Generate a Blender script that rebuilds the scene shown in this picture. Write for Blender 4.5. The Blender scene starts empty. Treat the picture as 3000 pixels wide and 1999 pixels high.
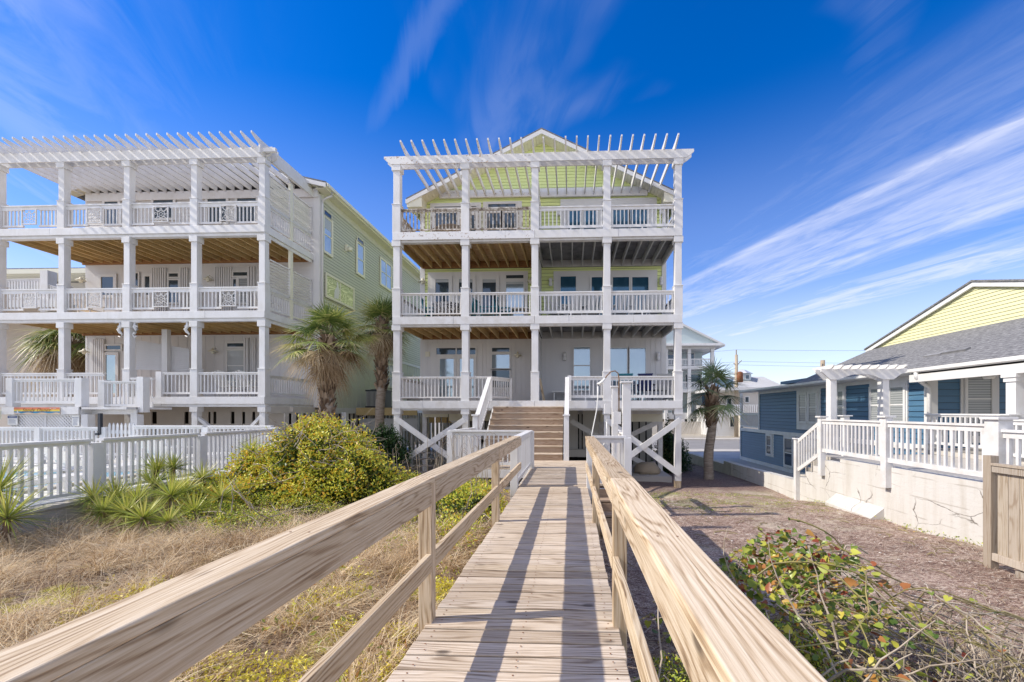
import bpy, math, random
import numpy as np
from mathutils import Vector, noise
random.seed(11); RN = np.random.default_rng(11)
SC = bpy.context.scene; COL = SC.collection
rad = math.radians; PI = math.pi; U = random.uniform

# ---- camera geometry of the place: viewpoint, lens; helper that gives the point of a wall seen at a bearing
F = 1220.; CX = 1625.; CY = 1207.; H = 1.42; TH = math.atan(47/F); SN, CS = math.sin(TH), math.cos(TH)
def ony(u, v, Y):
    t = (u-CX)/F; X = Y*(t*CS-SN)/(CS+t*SN); return X, H-(v-CY)*(-X*SN+Y*CS)/F
def onx(u, v, X):
    t = (u-CX)/F; Y = X*(CS+t*SN)/(t*CS-SN); return Y, H-(v-CY)*(-X*SN+Y*CS)/F

# ---- mesh builder -------------------------------------------------------------------------------
def wloc(o):
    p = Vector((0, 0, 0))
    while o: p += o.location; o = o.parent
    return p
def tag(o, label=None, cat=None, group=None, kind=None):
    for k, v in (('label', label), ('category', cat), ('group', group), ('kind', kind)):
        if v: o[k] = v
    return o
def thing(name, label, cat, loc=(0, 0, 0), group=None):
    o = bpy.data.objects.new(name, None); COL.objects.link(o); o.location = loc; o.empty_display_size = .2
    return tag(o, label, cat, group)
def mkobj(name, V, Fc, R, m, parent=None, smooth=False):
    V = np.asarray(V, float); off = wloc(parent)
    me = bpy.data.meshes.new(name)
    me.from_pydata((V-np.array(off)).tolist() if len(V) else [], [], Fc if isinstance(Fc, list) else Fc.tolist())
    at = me.attributes.new('rnd', 'FLOAT', 'FACE'); at.data.foreach_set('value', np.asarray(R, dtype=np.float32))
    if smooth: me.shade_smooth()
    me.materials.append(m)
    o = bpy.data.objects.new(name, me); COL.objects.link(o); o.parent = parent
    return o
class MB:
    def __init__(s): s.v = []; s.f = []; s.r = []
    def add(s, vs, fs, r=None):
        b = len(s.v); s.v += [tuple(p) for p in vs]; s.f += [tuple(b+i for i in f) for f in fs]
        if r is None: r = random.random()
        s.r += [r]*len(fs); return s
    def box(s, x0, x1, y0, y1, z0, z1, r=None):
        return s.add([(x0,y0,z0),(x1,y0,z0),(x1,y1,z0),(x0,y1,z0),(x0,y0,z1),(x1,y0,z1),(x1,y1,z1),(x0,y1,z1)],
                     [(0,3,2,1),(4,5,6,7),(0,1,5,4),(1,2,6,5),(2,3,7,6),(3,0,4,7)], r)
    def bar(s, p, q, w, h, up=(0, 0, 1), r=None):
        p = Vector(p); q = Vector(q); d = (q-p).normalized(); a = d.cross(Vector(up)).normalized()*(w/2); b = a.cross(d).normalized()*(h/2)
        vs = [p-a-b, p+a-b, p+a+b, p-a+b, q-a-b, q+a-b, q+a+b, q-a+b]
        return s.add(vs, [(0,3,2,1),(4,5,6,7),(0,1,5,4),(1,2,6,5),(2,3,7,6),(3,0,4,7)], r)
    def prism(s, pts, d, r=None):
        n = len(pts); d = Vector(d); a = [Vector(p) for p in pts]
        return s.add(a+[p+d for p in a], [tuple(range(n))[::-1], tuple(range(n, 2*n))]+[(i, (i+1) % n, n+(i+1) % n, n+i) for i in range(n)], r)
    def tube(s, pts, rr, n=6, r=None):
        pts = [Vector(p) for p in pts]; vs = []; fs = []; k = len(pts)
        for i, p in enumerate(pts):
            d = (pts[min(i+1, k-1)]-pts[max(i-1, 0)]).normalized(); a = d.cross(Vector((.31, .17, .93))).normalized(); b = d.cross(a)
            R = rr[i] if hasattr(rr, '__len__') else rr
            vs += [p+(a*math.cos(t)+b*math.sin(t))*R for t in [2*PI*j/n for j in range(n)]]
        for i in range(k-1):
            fs += [(i*n+j, i*n+(j+1) % n, (i+1)*n+(j+1) % n, (i+1)*n+j) for j in range(n)]
        fs += [tuple(range(n))[::-1], tuple(range((k-1)*n, k*n))]
        return s.add(vs, fs, r)
    def lathe(s, c, prof, n=16, r=None):
        vs = [(c[0]+R*math.cos(2*PI*j/n), c[1]+R*math.sin(2*PI*j/n), c[2]+z) for R, z in prof for j in range(n)]; k = len(prof)
        fs = [(i*n+j, i*n+(j+1) % n, (i+1)*n+(j+1) % n, (i+1)*n+j) for i in range(k-1) for j in range(n)]
        fs += [tuple(range(n))[::-1], tuple(range((k-1)*n, k*n))]
        return s.add(vs, fs, r)
    def build(s, name, m, parent=None, smooth=False, bevel=0, kind=None):
        o = mkobj(name, s.v, s.f, s.r, m, parent, smooth)
        if bevel:
            b = o.modifiers.new('Bevel', 'BEVEL'); b.width = bevel; b.segments = 2; b.limit_method = 'ANGLE'
        if kind: o['kind'] = kind
        return o
def each(bm, name, m, parent, bevel=0):
    k = 0; n = len(bm.v)//8
    for i in range(n): b = MB(); b.v = bm.v[8*i:8*i+8]; b.f = [tuple(j-8*i for j in f) for f in bm.f[6*i:6*i+6]]; b.r = bm.r[6*i:6*i+6]; b.build(name, m, parent, bevel=bevel)
def copy_tree(o, loc, label=None, rz=None, parent=None):
    c = o.copy(); COL.objects.link(c); c.parent = parent
    if parent is None:
        c.location = loc
        if rz is not None: c.rotation_euler.z = rz
        if label: c['label'] = label
    for ch in list(o.children): copy_tree(ch, None, None, None, c)
    return c

# ---- materials ----------------------------------------------------------------------------------
class NT:
    def __init__(s, name, disp=False):
        s.m = bpy.data.materials.new(name); s.m.use_nodes = True; s.t = s.m.node_tree; s.b = s.t.nodes['Principled BSDF']
    def n(s, ty, **k):
        x = s.t.nodes.new(ty)
        for a, v in k.items():
            if a.startswith('i_'):
                key = a[2:]; key = int(key) if key.isdigit() else key.replace('_', ' ')
                if isinstance(v, tuple) and len(v) == 3 and x.inputs[key].type == 'RGBA': v = (*v, 1)
                x.inputs[key].default_value = v
            else: setattr(x, a, v)
        return x
    def l(s, a, b): s.t.links.new(a, b)
    def math(s, op, a, b=None, clamp=False):
        x = s.n('ShaderNodeMath', operation=op, use_clamp=clamp)
        for i, v in enumerate((a, b)):
            if v is None: continue
            if isinstance(v, (int, float)): x.inputs[i].default_value = v
            else: s.l(v, x.inputs[i])
        return x.outputs[0]
    def vec(s, scale=(1, 1, 1), rnd=0., geo=False):
        tc = s.n('ShaderNodeTexCoord'); mp = s.n('ShaderNodeMapping'); mp.inputs['Scale'].default_value = scale
        if rnd:
            at = s.n('ShaderNodeAttribute', attribute_name='rnd'); cb = s.n('ShaderNodeCombineXYZ')
            for i, k in enumerate((37.1, 91.7, 53.3)): s.l(s.math('MULTIPLY', at.outputs['Fac'], k*rnd), cb.inputs[i])
            va = s.n('ShaderNodeVectorMath', operation='ADD'); s.l(tc.outputs['Object'], va.inputs[0]); s.l(cb.outputs[0], va.inputs[1]); s.l(va.outputs[0], mp.inputs[0])
        elif geo:
            g = s.n('ShaderNodeNewGeometry'); s.l(g.outputs['Position'], mp.inputs[0])
        else: s.l(tc.outputs['Object'], mp.inputs[0])
        return mp.outputs[0]
    def noise(s, v, sc, det=3., rough=.5, dist=0.):
        x = s.n('ShaderNodeTexNoise'); x.inputs['Scale'].default_value = sc; x.inputs['Detail'].default_value = det
        x.inputs['Roughness'].default_value = rough; x.inputs['Distortion'].default_value = dist; s.l(v, x.inputs['Vector']); return x.outputs['Fac']
    def ramp(s, f, stops):
        x = s.n('ShaderNodeValToRGB'); s.l(f, x.inputs[0]); e = x.color_ramp.elements
        while len(e) < len(stops): e.new(.5)
        for i, (p, c) in enumerate(stops): e[i].position = p; e[i].color = (*c, 1) if hasattr(c, '__len__') else (c, c, c, 1)
        return x.outputs[0]
    def mix(s, f, a, b, bt='MIX'):
        x = s.n('ShaderNodeMix', data_type='RGBA', blend_type=bt)
        for i, v in ((0, f), (6, a), (7, b)):
            if isinstance(v, (int, float)): x.inputs[i].default_value = v
            elif isinstance(v, tuple): x.inputs[i].default_value = (*v, 1) if len(v) == 3 else v
            else: s.l(v, x.inputs[i])
        return x.outputs[2]
    def bump(s, h, st=.3, d=.01):
        x = s.n('ShaderNodeBump'); x.inputs['Strength'].default_value = st; x.inputs['Distance'].default_value = d; s.l(h, x.inputs['Height']); s.l(x.outputs[0], s.b.inputs['Normal'])
    def fin(s, col, rough=.6, spec=None, metal=0.):
        if isinstance(col, tuple): s.b.inputs['Base Color'].default_value = (*col, 1)
        else: s.l(col, s.b.inputs['Base Color'])
        if isinstance(rough, (int, float)): s.b.inputs['Roughness'].default_value = rough
        else: s.l(rough, s.b.inputs['Roughness'])
        if spec is not None: s.b.inputs['Specular IOR Level'].default_value = spec
        s.b.inputs['Metallic'].default_value = metal
        return s.m
def S3(c, k): return tuple(min(1, x*k) for x in c)
def paint(name, c, rough=.45, dirt=.12, dcol=None, sc=2., st=(1, 1, 1), bump=.12, rv=.06):
    t = NT(name); v = t.vec(st); n = t.noise(v, sc, 6, .65); dc = dcol or S3(c, .78)
    a = t.ramp(n, [(.42, 0.), (.75, 1.)]); col = t.mix(t.math('MULTIPLY', a, dirt*4, True), c, dc)
    at = t.n('ShaderNodeAttribute', attribute_name='rnd')
    col = t.mix(t.math('MULTIPLY', at.outputs['Fac'], rv*3, True), col, S3(c, .82))
    t.bump(t.noise(v, 22, 3), bump, .004); return t.fin(col, rough)
def wood(name, ax, cols, freq=26., bump=.35, rv=1.):
    t = NT(name); s = [1., 1., 1.]; s[ax] = .10; v0 = t.vec((1, 1, 1), 1.); sp = t.n('ShaderNodeSeparateXYZ'); t.l(v0, sp.inputs[0])
    o1, o2 = [i for i in range(3) if i != ax]
    lin = t.math('ADD', sp.outputs[o1], t.math('MULTIPLY', sp.outputs[o2], .83))
    s[ax] = .13; v = t.vec(tuple(s), 1.); n = t.noise(v, 6.5, 1.3, .5, .2); s[ax] = .22; n_ = t.noise(t.vec(tuple(s), .7), 16., 2., .5)
    ph = t.math('ADD', t.math('MULTIPLY', lin, freq*13.), t.math('ADD', t.math('MULTIPLY', n, freq*3.6), t.math('MULTIPLY', n_, 7.)))
    g = t.math('POWER', t.math('MULTIPLY', t.math('ADD', t.math('SINE', ph), 1.), .5), 2.4)
    g = t.math('MULTIPLY', g, t.ramp(t.noise(t.vec((1.1, 1.1, 1.1), 1.3), 2.2, 2), [(.35, .35), (.65, 1.)]))
    s2 = [110., 110., 110.]; s2[ax] = 2.2
    fine = t.noise(t.vec(tuple(s2), 1.), 1., 5, .72)
    v3 = t.vec((1.3, 1.3, 1.3), 1.); big = t.noise(v3, 1.1, 3)
    f = t.math('ADD', t.math('MULTIPLY', t.math('SUBTRACT', 1., g), .22), t.math('MULTIPLY', fine, .74)); f = t.math('ADD', f, t.math('MULTIPLY', big, .14))
    col = t.ramp(f, [(.30, cols[0]), (.46, cols[1]), (.58, cols[2]), (.76, cols[3])])
    at = t.n('ShaderNodeAttribute', attribute_name='rnd')
    tint = t.ramp(t.math('FRACT', t.math('MULTIPLY', at.outputs['Fac'], 7.31)), [(0., (.66, .60, .53)), (.3, (.92, .88, .82)), (.6, (1.04, 1.0, .95)), (.8, (.80, .78, .76)), (1., (.95, .90, .80))])
    col = t.mix(rv, col, tint, 'MULTIPLY')
    kv = t.n('ShaderNodeTexVoronoi', feature='F1'); s3 = [5., 5., 5.]; s3[ax] = 2.4; t.l(t.vec(tuple(s3), 1.), kv.inputs['Vector']); kv.inputs['Scale'].default_value = .8
    kn = t.ramp(kv.outputs['Distance'], [(.06, 1.), (.12, 0.)]); col = t.mix(t.math('MULTIPLY', kn, .8), col, S3(cols[0], .45))
    t.bump(f, bump, .006); return t.fin(col, .75)
def glass(name, c, rough=.04, metal=.6, c2=None):
    t = NT(name); n = t.noise(t.vec((1, 1, .6)), 1.3, 2); t.bump(t.noise(t.vec(), 2.5, 1), .03, .02)
    return t.fin(t.mix(n, c, c2 or S3(c, .6)), rough, .8, metal)

WH = (.74, .74, .74)
M = {}
M['white'] = paint('white_paint', WH, .5, .16, (.56, .54, .49), 3., (1, 1, .45), bump=.3, rv=.10)
M['white2'] = paint('white_paint_old', (.70, .70, .70), .55, .18, (.50, .47, .42), 4., bump=.25)
M['wall'] = paint('pale_grey_board', (.66, .66, .66), .6, .08, None, 1.5, (1, 1, .3))
M['trim'] = paint('white_trim', (.68, .68, .67), .5, .06)
M['cream'] = paint('cream_soffit', (.78, .76, .62), .6, .06)
M['lime'] = paint('lime_siding', (.74, .82, .34), .6, .12, (.62, .80, .42), 1.2, (.4, .4, 3), rv=.10)
M['sage'] = paint('sage_siding', (.56, .575, .47), .6, .08, None, 1.2, (.4, .4, 3))
M['blue'] = paint('navy_siding', (.06, .15, .26), .5, .15, (.10, .22, .33), 1.5, (.4, .4, 3), rv=.12)
M['yellow'] = paint('pale_yellow_siding', (.72, .70, .42), .6, .05)
M['ltblue'] = paint('pale_blue_siding', (.52, .61, .62), .6, .05)
M['sky_siding'] = paint('sky_blue_siding', (.36, .52, .66), .6, .05)
M['beige'] = paint('beige_stucco', (.62, .58, .52), .7, .1)
M['greige'] = paint('grey_beige_board', (.50, .49, .44), .65, .15, None, 2, (1, 1, .4))
M['greyjoist'] = paint('grey_joist', (.50, .50, .48), .7, .2)
M['greydeck'] = paint('grey_deck_underside', (.28, .28, .29), .8, .3, (.08, .08, .08), 1.2)
M['shade_sheath'] = paint('shade_dark_sheathing', (.05, .05, .05), .9)  # sheathing blackened so gaps between siding laps read as shadow lines
M['dark'] = paint('black_and_painted_shade', (.025, .025, .025), .8)  # near-black for bins, far piles and the painted shade under the houses
M['black'] = paint('black_metal', (.03, .035, .045), .4)
M['rust'] = paint('rusty_iron', (.22, .08, .03), .7, .3)
M['copper'] = paint('old_copper', (.24, .14, .07), .5, .3, (.1, .06, .04), 20)
M['mud'] = paint('tan_cloth', (.40, .33, .24), .8)
M['teal'] = paint('teal_fabric', (.03, .22, .28), .7)
M['navy'] = paint('navy_fabric', (.02, .03, .12), .7)
M['plastic'] = paint('white_plastic', (.80, .80, .77), .35, .05)
M['concrete'] = paint('pale_concrete', (.52, .49, .44), .85, .2, (.36, .33, .29), 3.)
M['slab'] = paint('driveway_concrete', (.50, .47, .43), .9, .2, (.34, .32, .3), .8)
M['asphalt'] = paint('road_asphalt', (.26, .25, .24), .9, .2, None, .6)
M['pole'] = wood('pole_wood', 2, [(.14, .11, .08), (.30, .25, .19), (.40, .34, .26), (.46, .40, .32)])
DK = [(.13, .09, .065), (.32, .25, .185), (.53, .445, .35), (.74, .67, .58)]
RL = [(.15, .095, .05), (.38, .275, .17), (.58, .465, .32), (.76, .665, .52)]
M['deck'] = wood('deck_board_wood', 0, DK, 12.)
M['raily'] = wood('rail_wood', 1, RL, 17.)
M['postz'] = wood('post_wood', 2, RL, 13.)
M['step'] = wood('step_wood', 0, [(.16, .10, .07), (.30, .21, .15), (.40, .30, .22), (.48, .38, .30)], 14.)
M['fence'] = wood('fence_wood', 2, [(.17, .12, .08), (.32, .26, .20), (.42, .37, .31), (.50, .46, .41)], 12.)
M['joist'] = wood('joist_wood', 1, [(.28, .17, .06), (.50, .35, .14), (.62, .47, .22), (.72, .58, .34)], 12.)
M['rotdeck'] = wood('rotting_deck_underside', 0, [(.14, .08, .04), (.36, .22, .11), (.56, .40, .24), (.68, .55, .38)], 12.)
M['brown'] = wood('brown_ledger', 0, [(.12, .05, .02), (.26, .12, .05), (.36, .18, .07), (.42, .26, .10)], 10.)
M['glassD'] = glass('dark_glass', (.10, .14, .18), .04, .55)
M['glassB'] = glass('pale_sky_glass', (.50, .60, .66), .06, .6, (.36, .46, .55))
M['glassT'] = glass('blue_tinted_glass', (.05, .16, .26), .05, .5)
def peel(name):
    t = NT(name); v = t.vec((1, 1, 1)); n = t.noise(v, 11, 7, .72); n2 = t.noise(t.vec((.5, 1, 3)), 4, 4, .6)
    f = t.math('MULTIPLY', t.ramp(n, [(.56, 0.), (.59, .85)]), t.ramp(n2, [(.46, 0.), (.54, 1.)]))
    br = t.ramp(t.noise(v, 12, 3), [(.35, (.20, .18, .16)), (.6, (.42, .27, .16))])
    t.bump(f, .3, .004); return t.fin(t.mix(f, WH, br), .6)
M['peel'] = peel('peeling_white_paint')
def peel2(name):
    t = NT(name); v = t.vec((1, 1, 1)); n = t.noise(v, 7, 6, .7)
    col = t.ramp(n, [(.38, (.16, .12, .09)), (.5, (.38, .34, .29)), (.58, (.62, .60, .56))])
    return t.fin(col, .8)
M['weather'] = peel2('weathered_bare_rail')
def blinds(name, c, d, pitch):
    t = NT(name); tc = t.n('ShaderNodeTexCoord'); sp = t.n('ShaderNodeSeparateXYZ'); t.l(tc.outputs['Object'], sp.inputs[0])
    w = t.math('FRACT', t.math('MULTIPLY', sp.outputs[2], 1/pitch)); f = t.ramp(w, [(.12, 0.), (.28, 1.)])
    m = t.fin(t.mix(f, d, c), .5); t.b.inputs['Coat Weight'].default_value = .6; t.b.inputs['Coat Roughness'].default_value = .03; return m
M['blinds'] = blinds('window_with_blinds', (.50, .53, .54), (.12, .15, .17), .05)
M['shutter'] = blinds('plantation_shutters', (.33, .35, .36), (.09, .10, .11), .075)
def shingle():
    t = NT('grey_shingles'); tc = t.n('ShaderNodeTexCoord'); mp = t.n('ShaderNodeMapping'); t.l(tc.outputs['Object'], mp.inputs[0]); mp.inputs['Scale'].default_value = (1, 1, 1)
    sp = t.n('ShaderNodeSeparateXYZ'); t.l(mp.outputs[0], sp.inputs[0])
    row = t.math('FRACT', t.math('MULTIPLY', sp.outputs[2], 13.)); edge = t.ramp(row, [(0., 0.), (.16, 1.)])
    n = t.noise(t.vec((6, 6, 13)), 1.4, 3, .7); col = t.ramp(n, [(.3, (.10, .10, .105)), (.5, (.19, .19, .195)), (.7, (.30, .30, .30))])
    t.bump(row, .5, .02); return t.fin(t.mix(edge, (.045, .045, .05), col), .9)
M['shingle'] = shingle()
M['metalroof'] = paint('metal_roof', (.52, .53, .55), .4)
def crackwall():
    t = NT('cracked_white_concrete'); v = t.vec((1, .8, 1.4), geo=True); d = t.noise(v, 2.2, 5, .7)
    va = t.n('ShaderNodeVectorMath', operation='SCALE'); va.inputs['Scale'].default_value = 1.
    vv = t.n('ShaderNodeMix', data_type='VECTOR'); vv.inputs[0].default_value = .32; t.l(v, vv.inputs[4])
    nz = t.n('ShaderNodeTexNoise'); nz.inputs['Scale'].default_value = 1.6; nz.inputs['Detail'].default_value = 5; t.l(v, nz.inputs['Vector']); t.l(nz.outputs['Color'], vv.inputs[5])
    vo = t.n('ShaderNodeTexVoronoi', feature='DISTANCE_TO_EDGE'); vo.inputs['Scale'].default_value = 1.5; t.l(vv.outputs[1], vo.inputs['Vector'])
    cr = t.math('MULTIPLY', t.ramp(vo.outputs['Distance'], [(.002, 1.), (.010, 0.)]), t.ramp(t.noise(v, 1.1, 3), [(.48, 0.), (.58, 1.)]))
    st = t.ramp(t.noise(t.vec((1, 3, .35), geo=True), 1.6, 5, .7), [(.45, 0.), (.8, 1.)])
    sp = t.ramp(t.noise(v, 14, 4, .7), [(.66, 0.), (.70, 1.)])
    c = t.mix(t.math('MULTIPLY', st, .6), (.60, .585, .555), (.40, .36, .29))
    sp_ = t.n('ShaderNodeSeparateXYZ'); t.l(t.vec((1, 1, 1), geo=True), sp_.inputs[0]); zj = t.math('ABSOLUTE', t.math('SUBTRACT', t.math('FRACT', t.math('MULTIPLY', t.math('ADD', sp_.outputs[2], t.math('MULTIPLY', d, .05)), 2.6)), .5)); jj = t.math('MULTIPLY', t.ramp(zj, [(.018, 1.), (.04, 0.)]), t.ramp(t.noise(v, 2.1, 3), [(.42, 0.), (.55, 1.)]))
    c = t.mix(t.math('MULTIPLY', jj, .45), c, (.25, .22, .18)); c = t.mix(t.math('MULTIPLY', sp, .4), c, (.34, .3, .25)); c = t.mix(cr, c, (.13, .11, .09))
    t.bump(t.math('SUBTRACT', t.noise(v, 7, 6, .7), t.math('MULTIPLY', cr, .6)), .5, .02); return t.fin(c, .85)
M['crack'] = crackwall()
def leafm(name, stops, rough=.5, trans=.25, sel=1.):
    t = NT(name); at = t.n('ShaderNodeAttribute', attribute_name='rnd'); c = t.ramp(at.outputs['Fac'], stops)
    n = t.noise(t.vec(), 9, 3); c = t.mix(t.math('MULTIPLY', n, .35), c, (.9, .85, .7), 'MULTIPLY')
    m = t.fin(c, rough, .4); tr = t.n('ShaderNodeBsdfTranslucent'); t.l(c, tr.inputs[0]); mx = t.n('ShaderNodeMixShader'); mx.inputs[0].default_value = trans
    out = [x for x in t.t.nodes if x.type == 'OUTPUT_MATERIAL'][0]; t.l(t.b.outputs[0], mx.inputs[1]); t.l(tr.outputs[0], mx.inputs[2]); t.l(mx.outputs[0], out.inputs[0]); return m
M['grassdry'] = leafm('dry_grass', [(0., (.09, .045, .02)), (.25, (.34, .21, .11)), (.55, (.68, .52, .32)), (1., (.92, .80, .58))], .7)
M['straw'] = leafm('pine_straw', [(0., (.05, .025, .02)), (.45, (.20, .11, .085)), (.68, (.42, .30, .23)), (.85, (.74, .64, .54)), (1., (.86, .79, .70))], .8, .1)
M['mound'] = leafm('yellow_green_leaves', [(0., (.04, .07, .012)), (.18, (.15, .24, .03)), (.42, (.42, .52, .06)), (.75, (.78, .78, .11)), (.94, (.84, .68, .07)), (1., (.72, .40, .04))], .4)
M['darkleaf'] = leafm('dark_green_leaves', [(0., (.01, .03, .01)), (.6, (.025, .075, .02)), (1., (.07, .14, .03))], .4)
M['smilax'] = leafm('catbrier_leaves', [(0., (.08, .14, .03)), (.4, (.28, .36, .06)), (.66, (.60, .58, .10)), (.80, (.52, .28, .07)), (.92, (.32, .09, .04)), (1., (.20, .04, .03))], .35)
M['palmleaf'] = leafm('palm_leaflets', [(0., (.07, .13, .04)), (.3, (.20, .27, .07)), (.58, (.44, .46, .14)), (.8, (.68, .58, .30)), (1., (.76, .62, .40))], .45)
M['palmdead'] = leafm('dead_palm_leaflets', [(0., (.30, .20, .11)), (.5, (.54, .42, .27)), (1., (.72, .62, .46))], .7)
M['palmtree3'] = leafm('olive_palm_leaflets', [(0., (.06, .11, .05)), (.45, (.18, .25, .10)), (.75, (.42, .42, .20)), (1., (.66, .56, .34))], .45)
M['yucca'] = leafm('yucca_blades', [(0., (.06, .10, .02)), (.35, (.20, .28, .05)), (.7, (.50, .56, .10)), (1., (.72, .66, .22))], .4)
M['twig'] = paint('pale_twigs', (.42, .36, .28), .8, .3, (.2, .15, .1), 8)
M['vinestem'] = paint('vine_stems', (.20, .16, .08), .7, .4, (.34, .30, .10), 3)
def bark():
    t = NT('palm_trunk'); v = t.vec((1, 1, 6)); n = t.noise(v, 3.5, 4, .7); t.bump(n, .8, .03)
    return t.fin(t.ramp(n, [(.3, (.16, .12, .09)), (.5, (.30, .25, .20)), (.7, (.42, .36, .30))]), .9)
M['bark'] = bark()
M['boot'] = leafm('palm_boots', [(0., (.09, .055, .035)), (.5, (.24, .17, .12)), (1., (.42, .33, .25))], .85, .0)
# ---- world, sun, camera --------------------------------------------------------------------------
SUN_EL = 41; SUN_DIR = Vector((1, .15, 0)).normalized()      # horizontal travel direction of the light
w = bpy.data.worlds.new('World'); SC.world = w; w.use_nodes = True; wt = w.node_tree; bg = wt.nodes['Background']
def wn(ty, **k):
    x = wt.nodes.new(ty)
    for a, v in k.items(): setattr(x, a, v)
    return x
sky = wn('ShaderNodeTexSky', sky_type='NISHITA', sun_disc=False, sun_elevation=rad(SUN_EL), air_density=1.0, dust_density=.25, ozone_density=3.)
sky.sun_rotation = math.atan2(-SUN_DIR.x, -SUN_DIR.y)
hs = wn('ShaderNodeHueSaturation'); hs.inputs['Saturation'].default_value = 1.5; hs.inputs['Value'].default_value = .80; hs.inputs['Hue'].default_value = .516; wt.links.new(sky.outputs[0], hs.inputs['Color'])
gm = hs
tc = wn('ShaderNodeTexCoord'); sep = wn('ShaderNodeSeparateXYZ'); wt.links.new(tc.outputs['Generated'], sep.inputs[0])
def wm(op, a, b=None, cl=False):
    x = wn('ShaderNodeMath', operation=op, use_clamp=cl)
    for i, v in enumerate((a, b)):
        if v is None: continue
        if isinstance(v, (int, float)): x.inputs[i].default_value = v
        else: wt.links.new(v, x.inputs[i])
    return x.outputs[0]
def wr(f, stops, interp='EASE'):
    x = wn('ShaderNodeValToRGB'); wt.links.new(f, x.inputs[0]); e = x.color_ramp.elements; x.color_ramp.interpolation = interp
    while len(e) < len(stops): e.new(.5)
    for i, (p, c) in enumerate(stops): e[i].position = p; e[i].color = (c, c, c, 1)
    return x.outputs[0]
zc = wm('MAXIMUM', wm('ADD', sep.outputs[2], .03), .03); px = wm('DIVIDE', sep.outputs[0], zc); py = wm('DIVIDE', sep.outputs[1], zc)
dx, dy = -.40, .92
al = wm('ADD', wm('MULTIPLY', px, dx), wm('MULTIPLY', py, dy)); ac = wm('ADD', wm('MULTIPLY', px, dy), wm('MULTIPLY', py, -dx))
def wnoise(sa, sc_, off, det, rough, dist=0.):
    cb = wn('ShaderNodeCombineXYZ'); wt.links.new(wm('ADD', wm('MULTIPLY', al, sa), off), cb.inputs[0]); wt.links.new(wm('MULTIPLY', ac, sc_), cb.inputs[1]); cb.inputs[2].default_value = off
    x = wn('ShaderNodeTexNoise'); x.inputs['Scale'].default_value = 1; x.inputs['Detail'].default_value = det; x.inputs['Roughness'].default_value = rough; x.inputs['Distortion'].default_value = dist
    wt.links.new(cb.outputs[0], x.inputs['Vector']); return x.outputs['Fac']
n1 = wnoise(.10, 1.25, 3.2, 2, .45, .35); n2 = wnoise(.22, 3.0, 8.1, 3, .5, .5); n3 = wnoise(.45, .9, 1.4, 4, .6, 1.2)
acn = wm('ADD', ac, wm('MULTIPLY', wm('SUBTRACT', n1, .5), .55)); acn = wm('ADD', acn, wm('MULTIPLY', wm('SUBTRACT', n2, .5), .16))
bands = wr(wm('MULTIPLY', acn, 1/7), [(1.2/7, 0.), (1.6/7, .10), (1.93/7, .24), (2.0/7, .60), (2.08/7, .44), (2.3/7, .46), (2.5/7, .56), (2.78/7, .22), (3.1/7, .58), (3.5/7, .66), (3.85/7, .26), (4.3/7, .6), (5./7, .34), (6./7, .62)])
n4 = wnoise(1.1, 4.6, 5.5, 6, .62, 1.6); n5 = wnoise(3., 10., 2.2, 5, .65, 1.4)
bands = wm('MULTIPLY', wm('MULTIPLY', bands, wr(n2, [(.25, .5), (.6, 1.)])), wr(wm('ADD', wm('MULTIPLY', n4, .65), wm('MULTIPLY', n5, .35)), [(.34, .55), (.64, 1.15)]))
right = 1.
left = wm('MULTIPLY', wr(wm('MULTIPLY', wm('ADD', ac, 3.), .25), [(.30, .42), (.74, .0)]), wm('MULTIPLY', wr(n1, [(.36, 0.), (.60, 1.)]), wr(n4, [(.3, .3), (.65, .9)])))
wisp = wm('MULTIPLY', wm('MULTIPLY', wr(n3, [(.50, 0.), (.72, 1.)]), wr(n4, [(.35, .2), (.62, 1.)])), .20)
cl = wm('ADD', wm('MAXIMUM', bands, left), wm('MULTIPLY', wisp, wr(wm('MULTIPLY', ac, .25), [(.2, .8), (.45, 0.)])), True)
q_ = wm('ADD', wm('ADD', wm('MULTIPLY', px, .752), wm('MULTIPLY', py, .66)), wm('MULTIPLY', wm('SUBTRACT', n4, .5), .10)); t_ = wm('ADD', wm('MULTIPLY', px, -.66), wm('MULTIPLY', py, .752))
trail = wm('MULTIPLY', wr(wm('ABSOLUTE', wm('SUBTRACT', q_, .40)), [(0., .075), (.05, 0.)]), wr(wm('MULTIPLY', t_, .5), [(.30, 0.), (.45, 1.), (.55, 1.), (.95, 0.)]))
cl = wm('MAXIMUM', cl, trail)
hz = wr(sep.outputs[2], [(0., .70), (.12, .55), (.32, .16), (.6, 0.)])
back_fill_haze = wr(wm('ADD', wm('MULTIPLY', sep.outputs[1], -.5), .5), [(.5, 0.), (.75, .75)])  # unseen bright haze added behind the camera to fill the house fronts
cl = wm('MAXIMUM', wm('MAXIMUM', wm('MULTIPLY', cl, .98), hz), back_fill_haze)
mx = wn('ShaderNodeMix', data_type='RGBA'); wt.links.new(cl, mx.inputs[0]); wt.links.new(gm.outputs[0], mx.inputs[6]); mx.inputs[7].default_value = (4.1, 4.15, 4.7, 1)
wt.links.new(mx.outputs[2], bg.inputs[0]); bg.inputs[1].default_value = .138
sl = bpy.data.lights.new('Sun', 'SUN'); sl.energy = 2.9; sl.angle = rad(.53); sl.color = (1, .915, .79)
so = bpy.data.objects.new('Sun', sl); COL.objects.link(so)
ld = Vector((SUN_DIR.x*math.cos(rad(SUN_EL)), SUN_DIR.y*math.cos(rad(SUN_EL)), -math.sin(rad(SUN_EL))))
so.rotation_euler = ld.to_track_quat('-Z', 'Y').to_euler(); so.location = (-30, -10, 40)
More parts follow.
